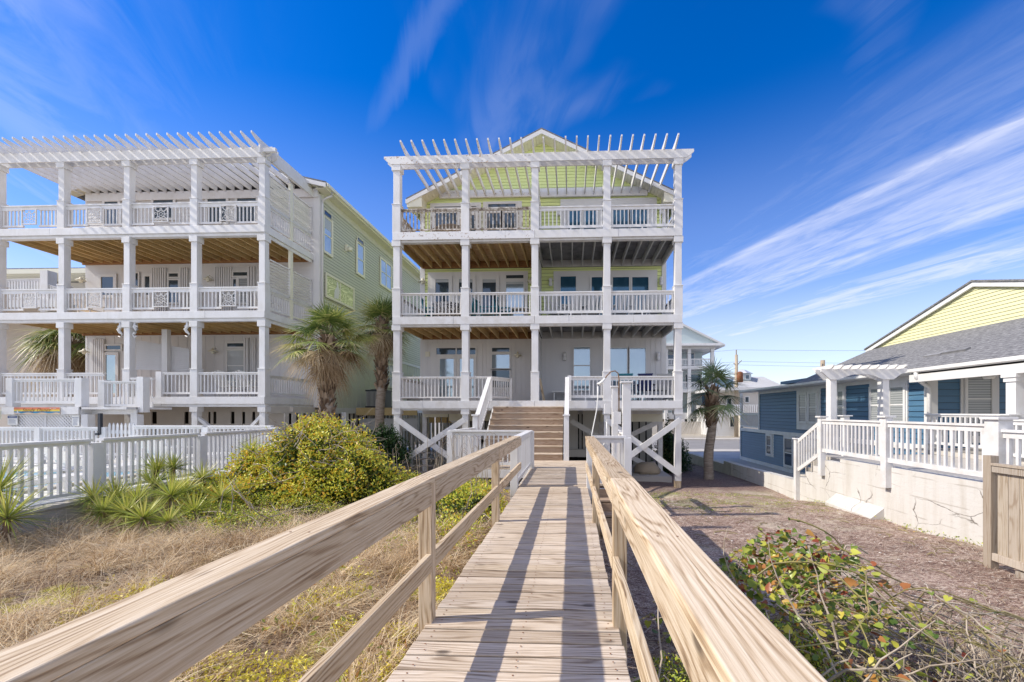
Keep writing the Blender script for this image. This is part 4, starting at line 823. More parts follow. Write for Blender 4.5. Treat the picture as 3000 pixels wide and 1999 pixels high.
for x, z in ((sx1-.3, sz1-.03), (sx1-.2, sz1-.045), (sx1-.14, sz1-.025)): b.prism([(x-.05, Y-.006, z), (x, Y-.006, z-.012), (x+.05, Y-.006, z), (x, Y-.006, z+.003)], (0, .002, 0))
b.build('painted_gull', M['white'], sg)
def text(s, loc, size, m, parent, shear=0., rot=(PI/2, 0, 0), w=1.):
    c = bpy.data.curves.new('lettering', 'FONT'); c.body = s; c.size = size; c.shear = shear; c.align_x = 'CENTER'; c.align_y = 'CENTER'; c.extrude = .001; c.space_character = w; c.materials.append(m)
    tmp = bpy.data.objects.new('tmp', c); COL.objects.link(tmp); me = bpy.data.meshes.new_from_object(tmp.evaluated_get(bpy.context.evaluated_depsgraph_get())); bpy.data.objects.remove(tmp)
    o = bpy.data.objects.new('lettering', me); COL.objects.link(o); o.parent = parent; o.location = Vector(loc)-wloc(parent); o.rotation_euler = rot; return o
text('Sandy Dunes', (-16.9, Y-.008, 1.475), .165, emit_free('sign_ink', (.22, .07, .03)), sg, .45, w=1.1)
ink = emit_free('notice_ink', (.04, .08, .22)); red_ = emit_free('notice_red', (.45, .10, .10))
for nm, x0, x1, z0, z1, lab in (('notice_board', -17.95, -17.62, 1.0, 1.30, 'white safety notice with navy header on the left end of the lattice'), ('notice_board', -15.80, -15.56, .97, 1.31, 'white pool rules notice with rows of small blue print at right of the lattice')):
    nb_ = thing(nm, lab, 'notice', ((x0+x1)/2, 12.6, z0)); MB().box(x0, x1, 12.60, 12.612, z0, z1).build('board', M['plastic'], nb_); c = (x0+x1)/2
    if x0 < -17: MB().box(x0+.01, x1-.01, 12.596, 12.599, z1-.08, z1-.01).build('header', ink, nb_); text('WARNING', (c, 12.594, z1-.045), .05, M['plastic'], nb_)
    else: text('POOL RULES', (c, 12.597, z1-.08), .036, ink, nb_)
    b = MB(); zz = z1-.13
    while zz > z0+.03: b.box(x0+.04, x1-.04-U(0, .06), 12.597, 12.599, zz, zz+.006); zz -= .028
    b.build('printed_lines', ink, nb_)
# ---- pool terrace ------------------------------------------------------------------------------------
pl = tag(MB().box(-30, -7.95, 4.4, 12.5, -.9, -.02).build('pool_terrace', M['plastic']), kind='structure')
wt_ = NT('pool_water'); wt_.bump(wt_.noise(wt_.vec(), 6, 3), .15, .02); wt_.fin((.16, .45, .62), .05)
tag(MB().box(-16.8, -9.9, 6.2, 9.4, -.018, -.004).build('pool_water', wt_.m), kind='structure')
tag(MB().box(-17.1, -9.6, 5.9, 6.2, -.02, .03).box(-17.1, -9.6, 9.4, 9.7, -.02, .03).box(-9.9, -9.6, 6.2, 9.4, -.02, .03).build('pool_coping', M['concrete']), kind='structure')
pw = thing('terrace_wall', 'low pale rendered wall under the pool fence beside the yuccas', 'wall', (-7.9, 7, -.5)); b = MB(); b.box(-7.95, -7.72, 4.4, 11.4, -1.0, -.02).box(-7.97, -7.68, 4.4, 11.4, -.02, .03).build('coping', M['concrete'], pw)
fs = thing('pool_fence', 'long white railing fence running from the left foreground towards the green house along the pool', 'fence', (-8, 8, 0))
ys_ = [4.62, 6.62, 8.62, 10.9]
for y in ys_: MB().box(-8.09, -7.93, y, y+.16, 0, .90).build('post', M['white'], fs)
for a, b in ((2.6, 4.62), (4.78, 6.62), (6.78, 8.62), (8.78, 10.9)):
    if a > 3: railing('railing', fs, (-8.0, a), (-8.0, b), .03, .94, 'white', .112, cap=.14, under=.05, bot=.05, w=.042, lb=.05)
fb = thing('pool_fence', 'white railing fence at the far side of the pool in front of the lattice skirt', 'fence', (-13, 11, 0))
for a, b in ((-19.5, -17.3), (-17.15, -14.8), (-14.65, -12.9), (-11.95, -10.0), (-9.85, -8.1)): railing('railing', fb, (a, 11.0), (b, 11.0), .03, .97 if a < -12 else 1.02, 'white', .115, cap=.13, under=.06, bot=.06, w=.04); MB().box(b, b+.15, 10.93, 11.08, 0, 1.0).build('post', M['white'], fb)
gt = thing('pool_gate', 'white picket gate with pointed tops in the far pool fence', 'gate', (-12.4, 11, 0)); m = MB()
for i in range(7): x = -12.72+i*.115; m.box(x, x+.06, 10.98, 11.0, .1, 1.05).prism([(x, 10.98, 1.05), (x+.06, 10.98, 1.05), (x+.03, 10.98, 1.12)], (0, .02, 0))
m.build('pickets', M['white'], gt); each(MB().box(-12.75, -11.98, 11.0, 11.04, .2, .29).box(-12.75, -11.98, 11.0, 11.04, .82, .91), 'gate_rail', M['white'], gt); MB().box(-12.93, -12.86, 10.9, 10.97, .8, 1.38).box(-12.98, -12.9, 10.88, 10.95, .78, .84).build('latch', M['black'], gt)
def lounge(loc, rz, lab):
    t_ = thing('deck_lounger', lab, 'lounger', (0, 0, 0), 'white slatted loungers by the pool'); m = MB()
    for i in range(9): f = i/8.6; m.bar((-.32+.03*abs(i-4)*.0, .55-.30*f, .30+.72*f), (.32, .55-.30*f, .30+.72*f), .075, .02, (0, -.4, .9))
    for i in range(9):
        pass
    m = MB()
    for i in range(9): f = i/9; wd = .36*(1-.18*f*f); z = .32+.58*f; y = .50+.62*f; m.box(-wd, wd, y, y+.025, z, z+.057)
    m.build('backrest', M['plastic'], t_); m = MB()
    for i in range(12): m.box(-.33, .33, -.95+.12*i, -.85+.12*i, .30, .325)
    m.build('seat', M['plastic'], t_)
    for sx in (-1, 1):
        MB().bar((sx*.34, -.95, .28), (sx*.34, .55, .28), .03, .09).build('side_rail', M['plastic'], t_); MB().bar((sx*.40, -.1, .56), (sx*.40, .75, .60), .11, .025).build('armrest', M['plastic'], t_)
        for y in (-.8, .5): MB().box(sx*.33-.03, sx*.33+.03, y-.04, y+.04, .0, .28).build('leg', M['plastic'], t_)
    t_.location = loc; t_.rotation_euler.z = rz; return t_
l0 = lounge((-8.95, 6.35, 0), rad(168), 'white slatted lounger nearest the left edge, back raised, behind the pool fence')
copy_tree(l0, (-9.35, 8.15, 0), 'white slatted lounger just right of the thick fence post', rad(172)); copy_tree(l0, (-9.5, 10.0, 0), 'white slatted lounger furthest along the pool fence, beside the yellow shrub', rad(176))
tb = thing('side_table', 'round white side table between the slatted loungers', 'table', (-9.3, 7.2, 0)); MB().lathe((-9.3, 7.2, .36), [(.02, 0), (.30, .0), (.31, .02), (.30, .04), (.02, .04)], 24).build('table_top', M['plastic'], tb, True)
for k in range(3): MB().bar((-9.3+.2*math.cos(k*2.1), 7.2+.2*math.sin(k*2.1), 0), (-9.3+.1*math.cos(k*2.1), 7.2+.1*math.sin(k*2.1), .37), .035, .035).build('leg', M['plastic'], tb)
pr_ = thing('pool_handrail', 'curved white metal pool handrail behind the fence', 'handrail', (-10.4, 6.5, 0)); MB().tube([(-10.3, 6.9, 0), (-10.3, 6.9, .5), (-10.35, 6.7, .72), (-10.5, 6.4, .7), (-10.6, 6.2, .4), (-10.6, 6.1, 0)], .02, 8).build('tube', M['plastic'], pr_, True)
# ---- right neighbour: wall, terrace, railing ---------------------------------------------------------
cw = thing('retaining_wall', 'cracked white painted concrete retaining wall with stepped end, right of the mulch yard', 'wall', (6.8, 10, -1))
m = MB(); P_ = [(5.2, .29), (10.55, .25), (10.56, .15), (11.25, .15), (11.26, -.06), (11.7, -.06), (11.71, -.27), (12.05, -.27), (12.06, -.47), (12.45, -.47), (12.46, -.60), (17.4, -.71), (17.4, -2), (5.2, -2)]
m.prism([(6.65, y, z) for y, z in P_], (.25, 0, 0)); m.build('wall', M['crack'], cw)
m = MB(); m.prism([(6.38, 9.1, -.84), (6.652, 9.1, -.62), (6.652, 9.1, -1.3), (6.38, 9.1, -1.3)], (0, 1.6, 0)); m.build('footing', M['crack'], cw)
m = MB(); m.prism([(6.62, y, z) for y, z in [(17.41, -.70), (18.3, -.70), (18.31, -.84), (23.2, -.90), (27, -1.1), (27, -2), (17.41, -2)]], (.3, 0, 0)); m.build('far_wall', M['concrete'], cw)
tr = tag(MB().box(6.9, 10.4, 4.0, 12.2, .10, .22).box(6.9, 9, 4, 12.0, -1.6, .1).build('terrace', M['concrete']), kind='structure')
tr2 = thing('terrace_railing', 'white terrace railing with square posts bolted onto the cracked retaining wall', 'railing', (6.6, 9, .2))
for y, z0, z1, w_ in ((11.15, -.25, 1.27, .14), (8.9, -.16, 1.30, .15), (6.62, -.2, 1.30, .22)): MB().box(6.53, 6.53+w_, y, y+w_, z0, z1).box(6.49, 6.57+w_, y-.04, y+.04+w_, z1, z1+.04).build('post', M['white2'], tr2, bevel=.004)
for a, b in ((9.05, 11.15), (6.84, 8.9)): railing('railing', tr2, (6.60, a), (6.60, b), .30, .93, 'white2', .135, cap=.10, under=.09, bot=.07, w=.04, lb=.09)
railing('railing', tr2, (6.62, 2.5), (6.62, 6.62), .22, .93, 'white2', .135, cap=.10, under=.09, bot=.07, w=.04, lb=.09)
railing('railing', tr2, (6.9, 6.7), (10.3, 6.72), .22, .93, 'white2', .135, cap=.12, under=.09, bot=.07, w=.04) if 0 else None
MB().box(6.53, 6.65, 12.35, 12.47, -1.25, .62).box(6.50, 6.68, 12.32, 12.50, .62, .655).build('post', M['white2'], tr2, bevel=.004)
m = MB(); s_ = (1.18-.56)/(11.15-12.35); m.bar((6.6, 12.35, .56), (6.6, 11.2, 1.18), .05, .10); m.bar((6.6, 12.35, -.26), (6.6, 11.2, .36), .045, .10); balus(m, (6.6, 12.35), (6.6, 11.2), -.24, .54, .125, .038, .54); m.build('stair_railing', M['white2'], tr2)
rs = thing('terrace_stairs', 'concrete steps behind the sloping white handrail at the end of the terrace', 'stairs', (7.5, 12, -.5)); b = MB()
for i in range(6): b.box(6.92, 8.6, 12.0+.28*i, 12.28+.28*i, -1.6, .06-.26*i)
b.build('steps', M['concrete'], rs)
# second railing line further inside, arbor
tr3 = thing('terrace_railing', 'white railing of the far terrace edge seen through the nearer railing', 'railing', (9, 9, .2))
railing('railing', tr3, (10.1, 5.5), (10.1, 9.9), .3, .95, 'white2', .14); railing('railing', tr3, (10.15, 10.2), (10.15, 12.3), .42, .95, 'white2', .14, under=.05)
MB().box(10.0, 10.2, 9.9, 10.1, .2, 1.34).box(9.93, 10.27, 9.83, 10.17, 1.34, 1.37).build('post', M['white2'], tr3); MB().box(7.35, 7.5, 11.5, 11.65, .2, 1.3).box(7.3, 7.55, 11.45, 11.7, 1.3, 1.33).build('post', M['white2'], tr3)
ar = thing('arbor', 'small white garden arbor with curved beam and slatted top beside the blue house', 'arbor', (8.1, 12.1, .2))
for x in (7.26, 8.68): MB().box(x, x+.17, 11.93, 12.14, .2, 2.36).build('post', M['white'], ar, bevel=.005)
for y in (11.88, 12.15):
    top = 2.62; pts = [(6.98, y, top), (6.98, y, top-.08), (7.08, y, top-.16), (7.22, y, top-.30), (7.46, y, top-.30)]+[(7.46+1.2*i/12, y, top-.30+.16*math.sin(PI*i/12)) for i in range(1, 12)]+[(8.66, y, top-.30), (8.94, y, top-.30), (9.12, y, top-.16), (9.3, y, top-.08), (9.3, y, top)]
    MB().prism(pts, (0, .045, 0)).build('beam', M['white'], ar)
for i in range(9): x = 7.1+.24*i; MB().prism([(x, 11.55, 2.70), (x, 11.55, 2.66), (x, 11.66, 2.60), (x, 12.4, 2.60), (x, 12.52, 2.66), (x, 12.52, 2.70)], (.04, 0, 0)).build('slat', M['white'], ar)
# ---- blue house --------------------------------------------------------------------------------------
bh = thing('blue_cottage', 'low navy blue clapboard cottage with white trim, grey shingle roof and yellow gable', 'house', (12, 18, -1.6))
XB = 10.7
m = MB(); wallbox(m, XB+.021, 16, 12.93, 24.1, -1.6, 2.61); wallbox(m, XB+.021, 16, 24.1, 26.7, -1.6, .3); m.build('core_wall', M['shade_sheath'], bh)
m = MB(); laps(m, 'y', XB+.02, 12.93, 24.1, .42, 2.55, .17, t=.03); laps(m, 'y', XB+.02, 12.93, 26.7, -1.35, .24, .14, t=.03); laps(m, 'x', 12.925, 10.72, 16, .3, 2.5, .2, t=.02)
laps(m, 'x', 26.7, XB, 14, -1.35, .24, .14); m.build('siding', M['blue'], bh)
def tY(a, b, z0, z1, X=XB, t=.035, n='trim_board'): MB().box(X-t, X+.01, a, b, z0, z1).build(n, M['white'], bh)
tY(12.9, 24.12, 2.42, 2.64); tY(12.9, 26.72, .24, .42); tY(24.02, 24.14, .42, 2.42); tY(26.6, 26.72, -1.45, .24); tY(12.9, 26.7, -1.55, -1.36, t=.05); tY(12.86, 12.98, -1.3, 2.42, t=.05)
for a, b in ((18.25, 20.1), (16.62, 17.25), (13.62, 15.3)): tY(a, b, .6 if a > 18 else .95, 2.42, t=.04)
wb = lambda y0, y1, z0, z1, g='shutter', X=XB, **k: win(bh, y0, y1, z0, z1, X-.03, g, ax='y', out=-1, proud=.05, fw=.085, mat='white', **k)
wb(18.5, 19.05, .98, 2.22, rows=(1.62,)); wb(19.28, 19.85, .98, 2.22, rows=(1.62,)); wb(16.72, 17.02, 1.1, 2.22, rows=(1.65,)); wb(14.72, 15.2, 1.1, 2.22, rows=(1.65,)); wb(13.75, 14.3, 1.1, 2.22, rows=(1.65,))
wb(22.62, 23.1, -.82, .12, 'glassD', X=XB+.02, rows=(-.4,)); wb(20.5, 21.2, -1.2, .1, 'glassD', X=XB+.02, rows=(-.6,))
for a, b, z0, z1 in ((22.4, 23.3, -.98, .26), (20.3, 21.38, -1.35, .26)): tY(a, b, z0, z1, X=XB+.02, t=.03)
YW3 = 12.89; MB().box(10.70, 10.96, YW3-.02, 12.91, .3, 2.5).build('trim_board', M['trim'], bh)
Q6 = lambda a, b: ony(2350+a*.31894, 780+b*.31894, YW3); wx0, wz1 = Q6(1505, 1003); wx1, _ = Q6(1725, 1003)
MB().box(Q6(1455, 0)[0], Q6(1805, 0)[0], YW3-.02, 12.91, .5, 2.5).build('trim_board', M['trim'], bh); win(bh, wx0, wx1, .7, wz1, YW3-.02, 'shutter', .08, rows=(Q6(0, 1222)[1],)); MB().box(10.7, 16, YW3-.01, 12.905, Q6(0, 968)[1], 2.6).build('trim_board', M['trim'], bh)
MB().box(10.2, 14.5, 4, 12.87, 2.56, 2.60).build('porch_ceiling', M['cream'], bh); MB().box(10.2, 14.5, 4, 12.87, .225, .34).build('porch_floor', M['concrete'], bh)
MB().box(10.2, 10.42, 9.95, 10.17, .34, 2.12).box(10.17, 10.45, 9.92, 10.2, 2.12, 2.22).box(10.14, 10.48, 9.89, 10.23, 2.22, 2.3).build('porch_post', M['white'], bh); MB().box(10.2, 10.4, 7.0, 7.2, .34, 2.3).build('porch_post', M['white'], bh)
MB().box(10.15, 10.30, 4, 12.9, 2.30, 2.52).build('porch_beam', M['trim'], bh)
MB().lathe((11.2, 11.6, 2.4), [(.1, -.1), (.14, -.02), (.05, 0), (.05, .1)], 14).build('ceiling_lamp', M['plastic'], bh, True)
m = MB(); m.add([(10.15, 4, 2.70), (10.15, 19.4, 2.70), (13.4, 19.0, 4.22), (13.4, 4, 4.22)], [(0, 1, 2, 3)]); m.add([(10.15, 4, 2.62), (10.15, 19.4, 2.62), (13.4, 19.0, 4.14), (13.4, 4, 4.14)], [(3, 2, 1, 0)]); m.add([(10.15, 19.4, 2.62), (10.15, 19.4, 2.70), (13.4, 19.0, 4.22), (13.4, 19.0, 4.14)], [(0, 1, 2, 3)])
m.build('roof', M['shingle'], bh); m = MB(); m.prism([(10.15, 19.38, 2.66), (13.0, 19.38, 3.05), (13, 19.38, 2.6), (10.15, 19.38, 2.6)], (0, 5.9, 0)); m.build('low_roof', M['shingle'], bh)
MB().prism([(10.08, 4, 2.69), (10.08, 4, 2.60), (10.14, 4, 2.57), (10.2, 4, 2.57), (10.2, 4, 2.69)], (0, 21.4, 0)).box(10.2, 10.75, 4, 25.35, 2.56, 2.62).build('gutter', M['white'], bh)
MB().tube([(10.12, 12.62, 2.58), (10.14, 12.62, 2.42), (10.3, 12.66, 2.3), (10.55, 12.72, 2.16), (10.58, 12.72, 2.0), (10.58, 12.72, .3)], .055, 8).build('downspout', M['trim'], bh, True)
m = MB(); Xg = 13.4; yc, hw_, za, zb = 14.3, 4.75, 4.18, 5.62
laps(m, 'y', Xg, 0, 0, za, zb-.04, .115, t=.02, rng=lambda z: (yc-hw_*(zb-z)/(zb-za), yc+hw_*(zb-z)/(zb-za))); m.prism([(Xg+.01, yc-hw_, za), (Xg+.01, yc+hw_, za), (Xg+.01, yc, zb)], (.1, 0, 0)); m.build('gable_siding', M['yellow'], bh)
m = MB(); r_ = MB()
for k in (-1, 1):
    a = (Xg-.12, yc, zb+.10); b = (Xg-.12, yc+k*(hw_+.25), za+.02)
    m.prism([a, b, (b[0], b[1], b[2]-.15), (a[0], a[1], a[2]-.15)], (.08, 0, 0)); r_.prism([(Xg-.16, yc, zb+.165), (Xg-.16, yc+k*(hw_+.3), za+.085), (Xg-.16, yc+k*(hw_+.3), za+.025), (Xg-.16, yc, zb+.105)], (6, 0, 0))
m.build('rake_board', M['white'], bh); r_.build('upper_roof', M['shingle'], bh)
MB().lathe((11.9, 10.5, 3.50), [(.07, -.1), (.07, .09), (.13, .11), (.15, .17), (.11, .24), (.03, .26)], 14).build('roof_vent', M['metalroof'], bh, True)
m = MB(); sk = lambda f, y: (10.15+3.25*f, y, 2.70+1.52*f); 
for y0, y1, h_ in ((12.9, 13.5, .04), (12.1, 12.85, .06)):
    a = Vector(sk(.30, y0)); b = Vector(sk(.30, y1)); m.bar(a+Vector((0, 0, h_/2)), b+Vector((0, 0, h_/2)), .16, h_, Vector((-1.52, 0, 3.25)))
m.build('roof_panel', M['greydeck'], bh)
MB().box(11.0, 11.4, 19.6, 22.3, 2.85, 3.0).build('roof_curb', M['blue'], bh)
railing('balcony_railing', bh, (XB, 24.15), (XB, 26.6), .40, .95, 'white', .13); MB().box(XB-.02, XB+.1, 26.55, 26.7, .4, 2.6).build('balcony_post', M['white2'], bh)
# ---- timber fence at right --------------------------------------------------------------------------
wf = thing('timber_fence', 'brown weathered timber fence with chunky post at the right edge', 'fence', (5.8, 5, -.6))
MB().box(5.72, 5.83, 5.90, 6.01, -1.1, .82).build('post', M['fence'], wf, bevel=.004)
m = MB(); y = 5.86
while y > 3.2: m.box(5.77, 5.795, y-.135, y, -.62+U(-.01, .01), .66); y -= .14
m.build('boards', M['fence'], wf, bevel=.003); fy = M['raily']
MB().box(5.725, 5.768, 3.2, 5.895, .60, .69).build('rail', M['fence'], wf, bevel=.003); MB().box(5.71, 5.80, 3.2, 5.895, .69, .725).build('cap_rail', M['fence'], wf, bevel=.003); MB().box(5.725, 5.768, 3.2, 5.895, -.60, -.50).box(5.73, 5.79, 5.2, 5.6, -.8, -.63).build('lower_rail', M['fence'], wf, bevel=.003)
# ---- houses across the street ------------------------------------------------------------------------
b1 = thing('far_house', 'tall pale blue gabled house with white balconies across the street behind the right palm', 'house', (14, 60, -1.6))
MB().box(6, 19.3, 62, 74, 1.2, 10.4).build('wall', M['ltblue'], b1)
for z, t_ in ((10.3, 0), (7.45, 1), (4.2, 1)):
    MB().box(5.9, 20.2, 59, 62, z-.05, z+.42).build('deck_band', M['trim'], b1)
for x in (6.2, 9.9, 13.2, 16.4, 19.6):
    MB().box(x, x+.42, 58.93, 59.36, -1.6, 10.3).build('column', M['trim'], b1)
    if x < 19:
        for z in (7.87, 4.62): railing('railing', b1, (x+.42, 59.1), (x+(3.2 if x > 13 else 3.4), 59.1), z, 1.0, 'white', .22, w=.07)
m = MB(); m.prism([(5.2, 58.4, 10.75), (20.8, 58.4, 10.75), (13.0, 58.4, 14.6)], (0, .1, 0)); m.build('gable', M['ltblue'], b1)
m = MB()
for k in (-1, 1): m.prism([(13, 58, 14.85), (13+k*8.2, 58, 10.7), (13+k*8.2, 58, 10.45), (13, 58, 14.55)], (0, 16, 0))
m.build('roof', M['trim'], b1); MB().box(5.2, 20.8, 57.9, 58.5, 10.55, 10.85).build('fascia', M['white'], b1)
for x, w_, z, h_ in ((14.2, 1.9, 8.1, 1.7), (17.2, .9, 8., 2.), (10.5, 2, 8, 1.8), (13.9, 1.4, 5, 1.8), (16.9, 2.2, 5., 1.9)): win(b1, x, x+w_, z, z+h_, 62, 'glassD', .15)
MB().box(5.9, 20, 59.3, 60, .4, 1.3).build('lower_band', M['trim'], b1); MB().box(12.6, 15.4, 60.5, 60.6, -1.6, .6).build('timber_door', M['fence'], b1)
for x in (15.6, 16.5, 17.4, 18.3): MB().box(x, x+.3, 64, 64.3, -1.6, 1.2).build('pile', M['dark'], b1)
b2 = thing('far_house', 'low white house with ribbed metal roof and small cupola far behind the utility pole', 'house', (32, 75, -1.6))
MB().box(26.5, 38, 76, 86, -1.6, 5.4).build('wall', M['trim'], b2)
m = MB(); n = 60
m.prism([(25.5, 74.5, 5.3), (38.6, 74.5, 5.3), (36.4, 80, 7.9), (28.5, 80, 7.9)], (0, .01, .12))
for i in range(n): f = i/n; m.bar((25.6+13*f, 74.5, 5.46), (28.5+7.9*f, 80, 8.05), .06, .05)
m.build('roof', M['metalroof'], b2); MB().box(30.8, 33.2, 78, 80, 7.2, 8.5).build('cupola', M['ltblue'], b2)
MB().lathe((32, 79, 8.5), [(2.0, 0), (1.9, .1), (.7, .7), (.05, .85)], 4).build('cupola_roof', M['metalroof'], b2)
for x in (31.1, 32.2): win(b2, x, x+.6, 7.5, 8.2, 78, 'glassD', .12)
b3 = thing('far_house', 'small sky blue clapboard house with white outside stairs beyond the palm', 'house', (22, 62, -1.6))
MB().box(20.6, 23.8, 62, 70, .6, 6.2).box(20.3, 20.9, 61.7, 62, .3, 6.3).build('wall', M['sky_siding'], b3); MB().box(20.2, 24, 61.6, 62, .45, .8).box(20.2, 24, 61.6, 70, 6.2, 6.5).build('trim', M['trim'], b3)
win(b3, 22.4, 22.75, 2., 3.9, 62, 'glassD', .15); win(b3, 23.0, 23.5, 4.5, 5.2, 62, 'glassD', .12)
for i in range(6): MB().box(20.9+.45*i, 21.4+.45*i, 60.3, 61.5, .2-.3*i, .3-.3*i).build('step', M['trim'], b3)
railing('stair_railing', b3, (19.6, 60.2), (21, 60.2), .3, 1., 'white', .2)
b4 = thing('far_house', 'beige stucco house with white balcony and small dark windows behind the blue cottage', 'house', (21, 50, -1.6))
MB().box(20.6, 29, 51, 60, -1.6, 4.0).build('wall', M['beige'], b4); MB().box(17.6, 20.59, 52, 60, -1.6, 2.3).build('side_wall', M['trim'], b4); MB().box(17.4, 29.4, 50.4, 60, 4.0, 4.35).box(17.4, 20.6, 50.5, 51, 1.0, 1.25).build('fascia', M['trim'], b4)
railing('railing', b4, (17.6, 50.6), (22.5, 50.6), 1.2, 1.1, 'white', .25, w=.14); win(b4, 19.2, 19.7, 1.4, 3, 52, 'glassD', .05); win(b4, 19.6, 20.2, -.4, .8, 52, 'glassD', .08); win(b4, 21, 21.4, 2.6, 3.2, 51, 'glassD', .1)
fn = thing('board_fence', 'long tan board fence across the street', 'fence', (20, 56, -1.6)); m = MB(); x = 9
while x < 24: m.box(x, x+.14, 57, 57.03, -1.6, .1); x += .155
m.build('boards', M['beige'], fn)
for x, c, lab in ((18.05, 'dark', 'black wheeled rubbish bin beside the tan board fence'), (18.85, 'navy', 'dark blue wheeled rubbish bin next to the black bin')):
    t_ = thing('rubbish_bin', lab, 'bin', (x, 53.5, -1.55)); MB().prism([(x-.28, 53.2, -1.5), (x+.28, 53.2, -1.5), (x+.36, 53.2, -.55), (x-.36, 53.2, -.55)], (0, .6, 0)).build('body', M[c], t_); MB().box(x-.4, x+.4, 53.1, 53.9, -.55, -.46).build('lid', M[c], t_)
    for k in (-.3, .3): MB().tube([(x+k-.04, 53.8, -1.45), (x+k+.04, 53.8, -1.45)], .1, 10).build('wheel', M['black'], t_)
up = thing('utility_pole', 'tall wooden utility pole with rusty transformer across the street', 'utility pole', (19.95, 51, -1.6))
MB().tube([(19.95, 51, -1.7), (19.95, 51, 3), (19.95, 51, 8.3)], [.26, .22, .17], 12).build('pole', M['pole'], up, True); MB().lathe((20.25, 50.7, 4.95), [(.2, 0), (.36, .05), (.36, 1.1), (.3, 1.2), (.1, 1.3)], 14).build('transformer', M['rust'], up, True)
MB().box(19.85, 19.95, 50.85, 50.95, 8.0, 8.9).bar((19.95, 50.9, 7.0), (20.55, 50.9, 7.6), .07, .07).bar((19.95, 50.9, 7.0), (19.55, 50.9, 7.3), .07, .07).build('crossarm', M['pole'], up)
up2 = thing('utility_pole', 'short wooden service pole rising behind the blue cottage roof', 'utility pole', (24.8, 42, -1.6)); MB().tube([(24.8, 42, -1.6), (24.8, 42, 6.5)], [.25, .2], 10).build('pole', M['pole'], up2, True)
def wire(a, b, sag, r=.012, lab='', n=24):
    a = Vector(a); b = Vector(b); o = MB().tube([a+(b-a)*(i/n)-Vector((0, 0, sag*4*(i/n)*(1-i/n))) for i in range(n+1)], r, 4).build('overhead_wire', M['black']); return tag(o, lab, 'wire', 'overhead wires along the street')
wire((-20, 60, 9.4), (19.95, 51, 8.9), .7, lab='highest overhead wire left of the tall utility pole'); wire((19.95, 51, 8.9), (80, 40, 9.0), .8, lab='highest overhead wire right of the tall utility pole')
wire((-20, 60, 7.6), (20.45, 51, 7.5), .7, lab='middle overhead wire left of the tall utility pole'); wire((20.45, 51, 7.5), (80, 40, 7.4), .8, lab='middle overhead wire right of the tall utility pole')
wire((-20, 60, 6.9), (19.6, 51, 7.1), .6, lab='lowest overhead wire left of the tall utility pole'); wire((19.6, 51, 7.1), (80, 40, 6.6), .7, lab='lowest overhead wire right of the tall utility pole')
wire((24.8, 42, 6.2), (17.2, 30, 3.6), .9, .035, 'drooping service cable from the short pole down to the cottage roof')
b5 = thing('far_house', 'beige house with brown shingle roof and white balcony rail at the far left edge', 'house', (-28, 22, 0))
MB().box(-40, -23.6, 23, 33, -1.2, 8.9).build('wall', M['beige'], b5); MB().prism([(-41, 21.8, 9.25), (-22.6, 21.8, 9.2), (-24.5, 28, 10.3), (-41, 28, 10.3)], (0, .01, .12)).build('roof', M['shingle'], b5); MB().box(-41, -22.8, 21.7, 21.85, 9.0, 9.25).box(-41, -22.8, 21.85, 23, 8.95, 9.02).build('fascia', M['cream'], b5)
railing('balcony_railing', b5, (-34, 20.2), (-26.9, 20.2), 7.1, 1.1, 'white', .15, w=.07); MB().box(-26.9, -26.5, 20.1, 20.5, 6.5, 8.6).build('balcony_post', M['white'], b5); railing('balcony_railing', b5, (-26.5, 20.2), (-23.3, 20.3), 6.9, 1.0, 'white', .15, slope=-.3, w=.07)
MB().box(-36, -25, 20.0, 23, 6.7, 7.1).build('balcony_floor', M['trim'], b5); win(b5, -25.6, -24.9, 7.0, 8.3, 23, 'glassB', .1); win(b5, -24.7, -24.0, 7.0, 8.3, 23, 'glassB', .1)
# ---- between the houses: platform with condensers ------------------------------------------------------
ap = thing('equipment_platform', 'timber platform on posts carrying two air conditioners beside the green house', 'platform', (-9.3, 20.5, 1))
MB().box(-10.4, -7.4, 19.8, 19.85, 1.25, 1.62).box(-10.4, -7.4, 19.85, 23.5, 1.5, 1.6).build('deck', M['joist'], ap); each(MB().box(-10.3, -7.4, 19.9, 19.95, .5, 1.1).box(-9.9, -9.8, 20, 20.1, -1.3, 1.25).box(-7.8, -7.7, 20, 20.1, -1.3, 1.25), 'post', M['greyjoist'], ap)
for i, (x, y, lab) in enumerate(((-10.05, 20.0, 'black louvred air conditioner on the timber platform, left of the palm trunk'), (-8.45, 21.0, 'black louvred air conditioner on the timber platform, right of the palm trunk'))):
    t_ = thing('air_conditioner', lab, 'air conditioner', (x+.45, y+.45, 1.62)); MB().box(x, x+.95, y, y+.95, 1.62, 1.7).box(x, x+.95, y, y+.95, 2.42, 2.5).box(x+.04, x+.91, y+.04, y+.91, 1.7, 2.42).build('casing', M['black'], t_); m = MB()
    for j in range(14): m.box(x+.05+j*.063, x+.075+j*.063, y-.005, y+.02, 1.7, 2.42)
    for j in range(4): m.box(x, x+.04, y+.1+.2*j, y+.14+.2*j, 1.7, 2.42)
    m.build('grille', M['greyjoist'], t_); MB().lathe((x+.47, y+.47, 2.5), [(.4, 0), (.4, .03), (.1, .06)], 20).build('fan_cover', M['black'], t_)
uc = thing('side_fence', 'pale vertical board screen and braces between the two houses behind the dark shrub', 'screen', (-8.5, 19, -1)); m = MB()
for i in range(18): x = -10.2+i*.24; m.box(x, x+.13, 24.6, 24.65, -1.3, 1.2)
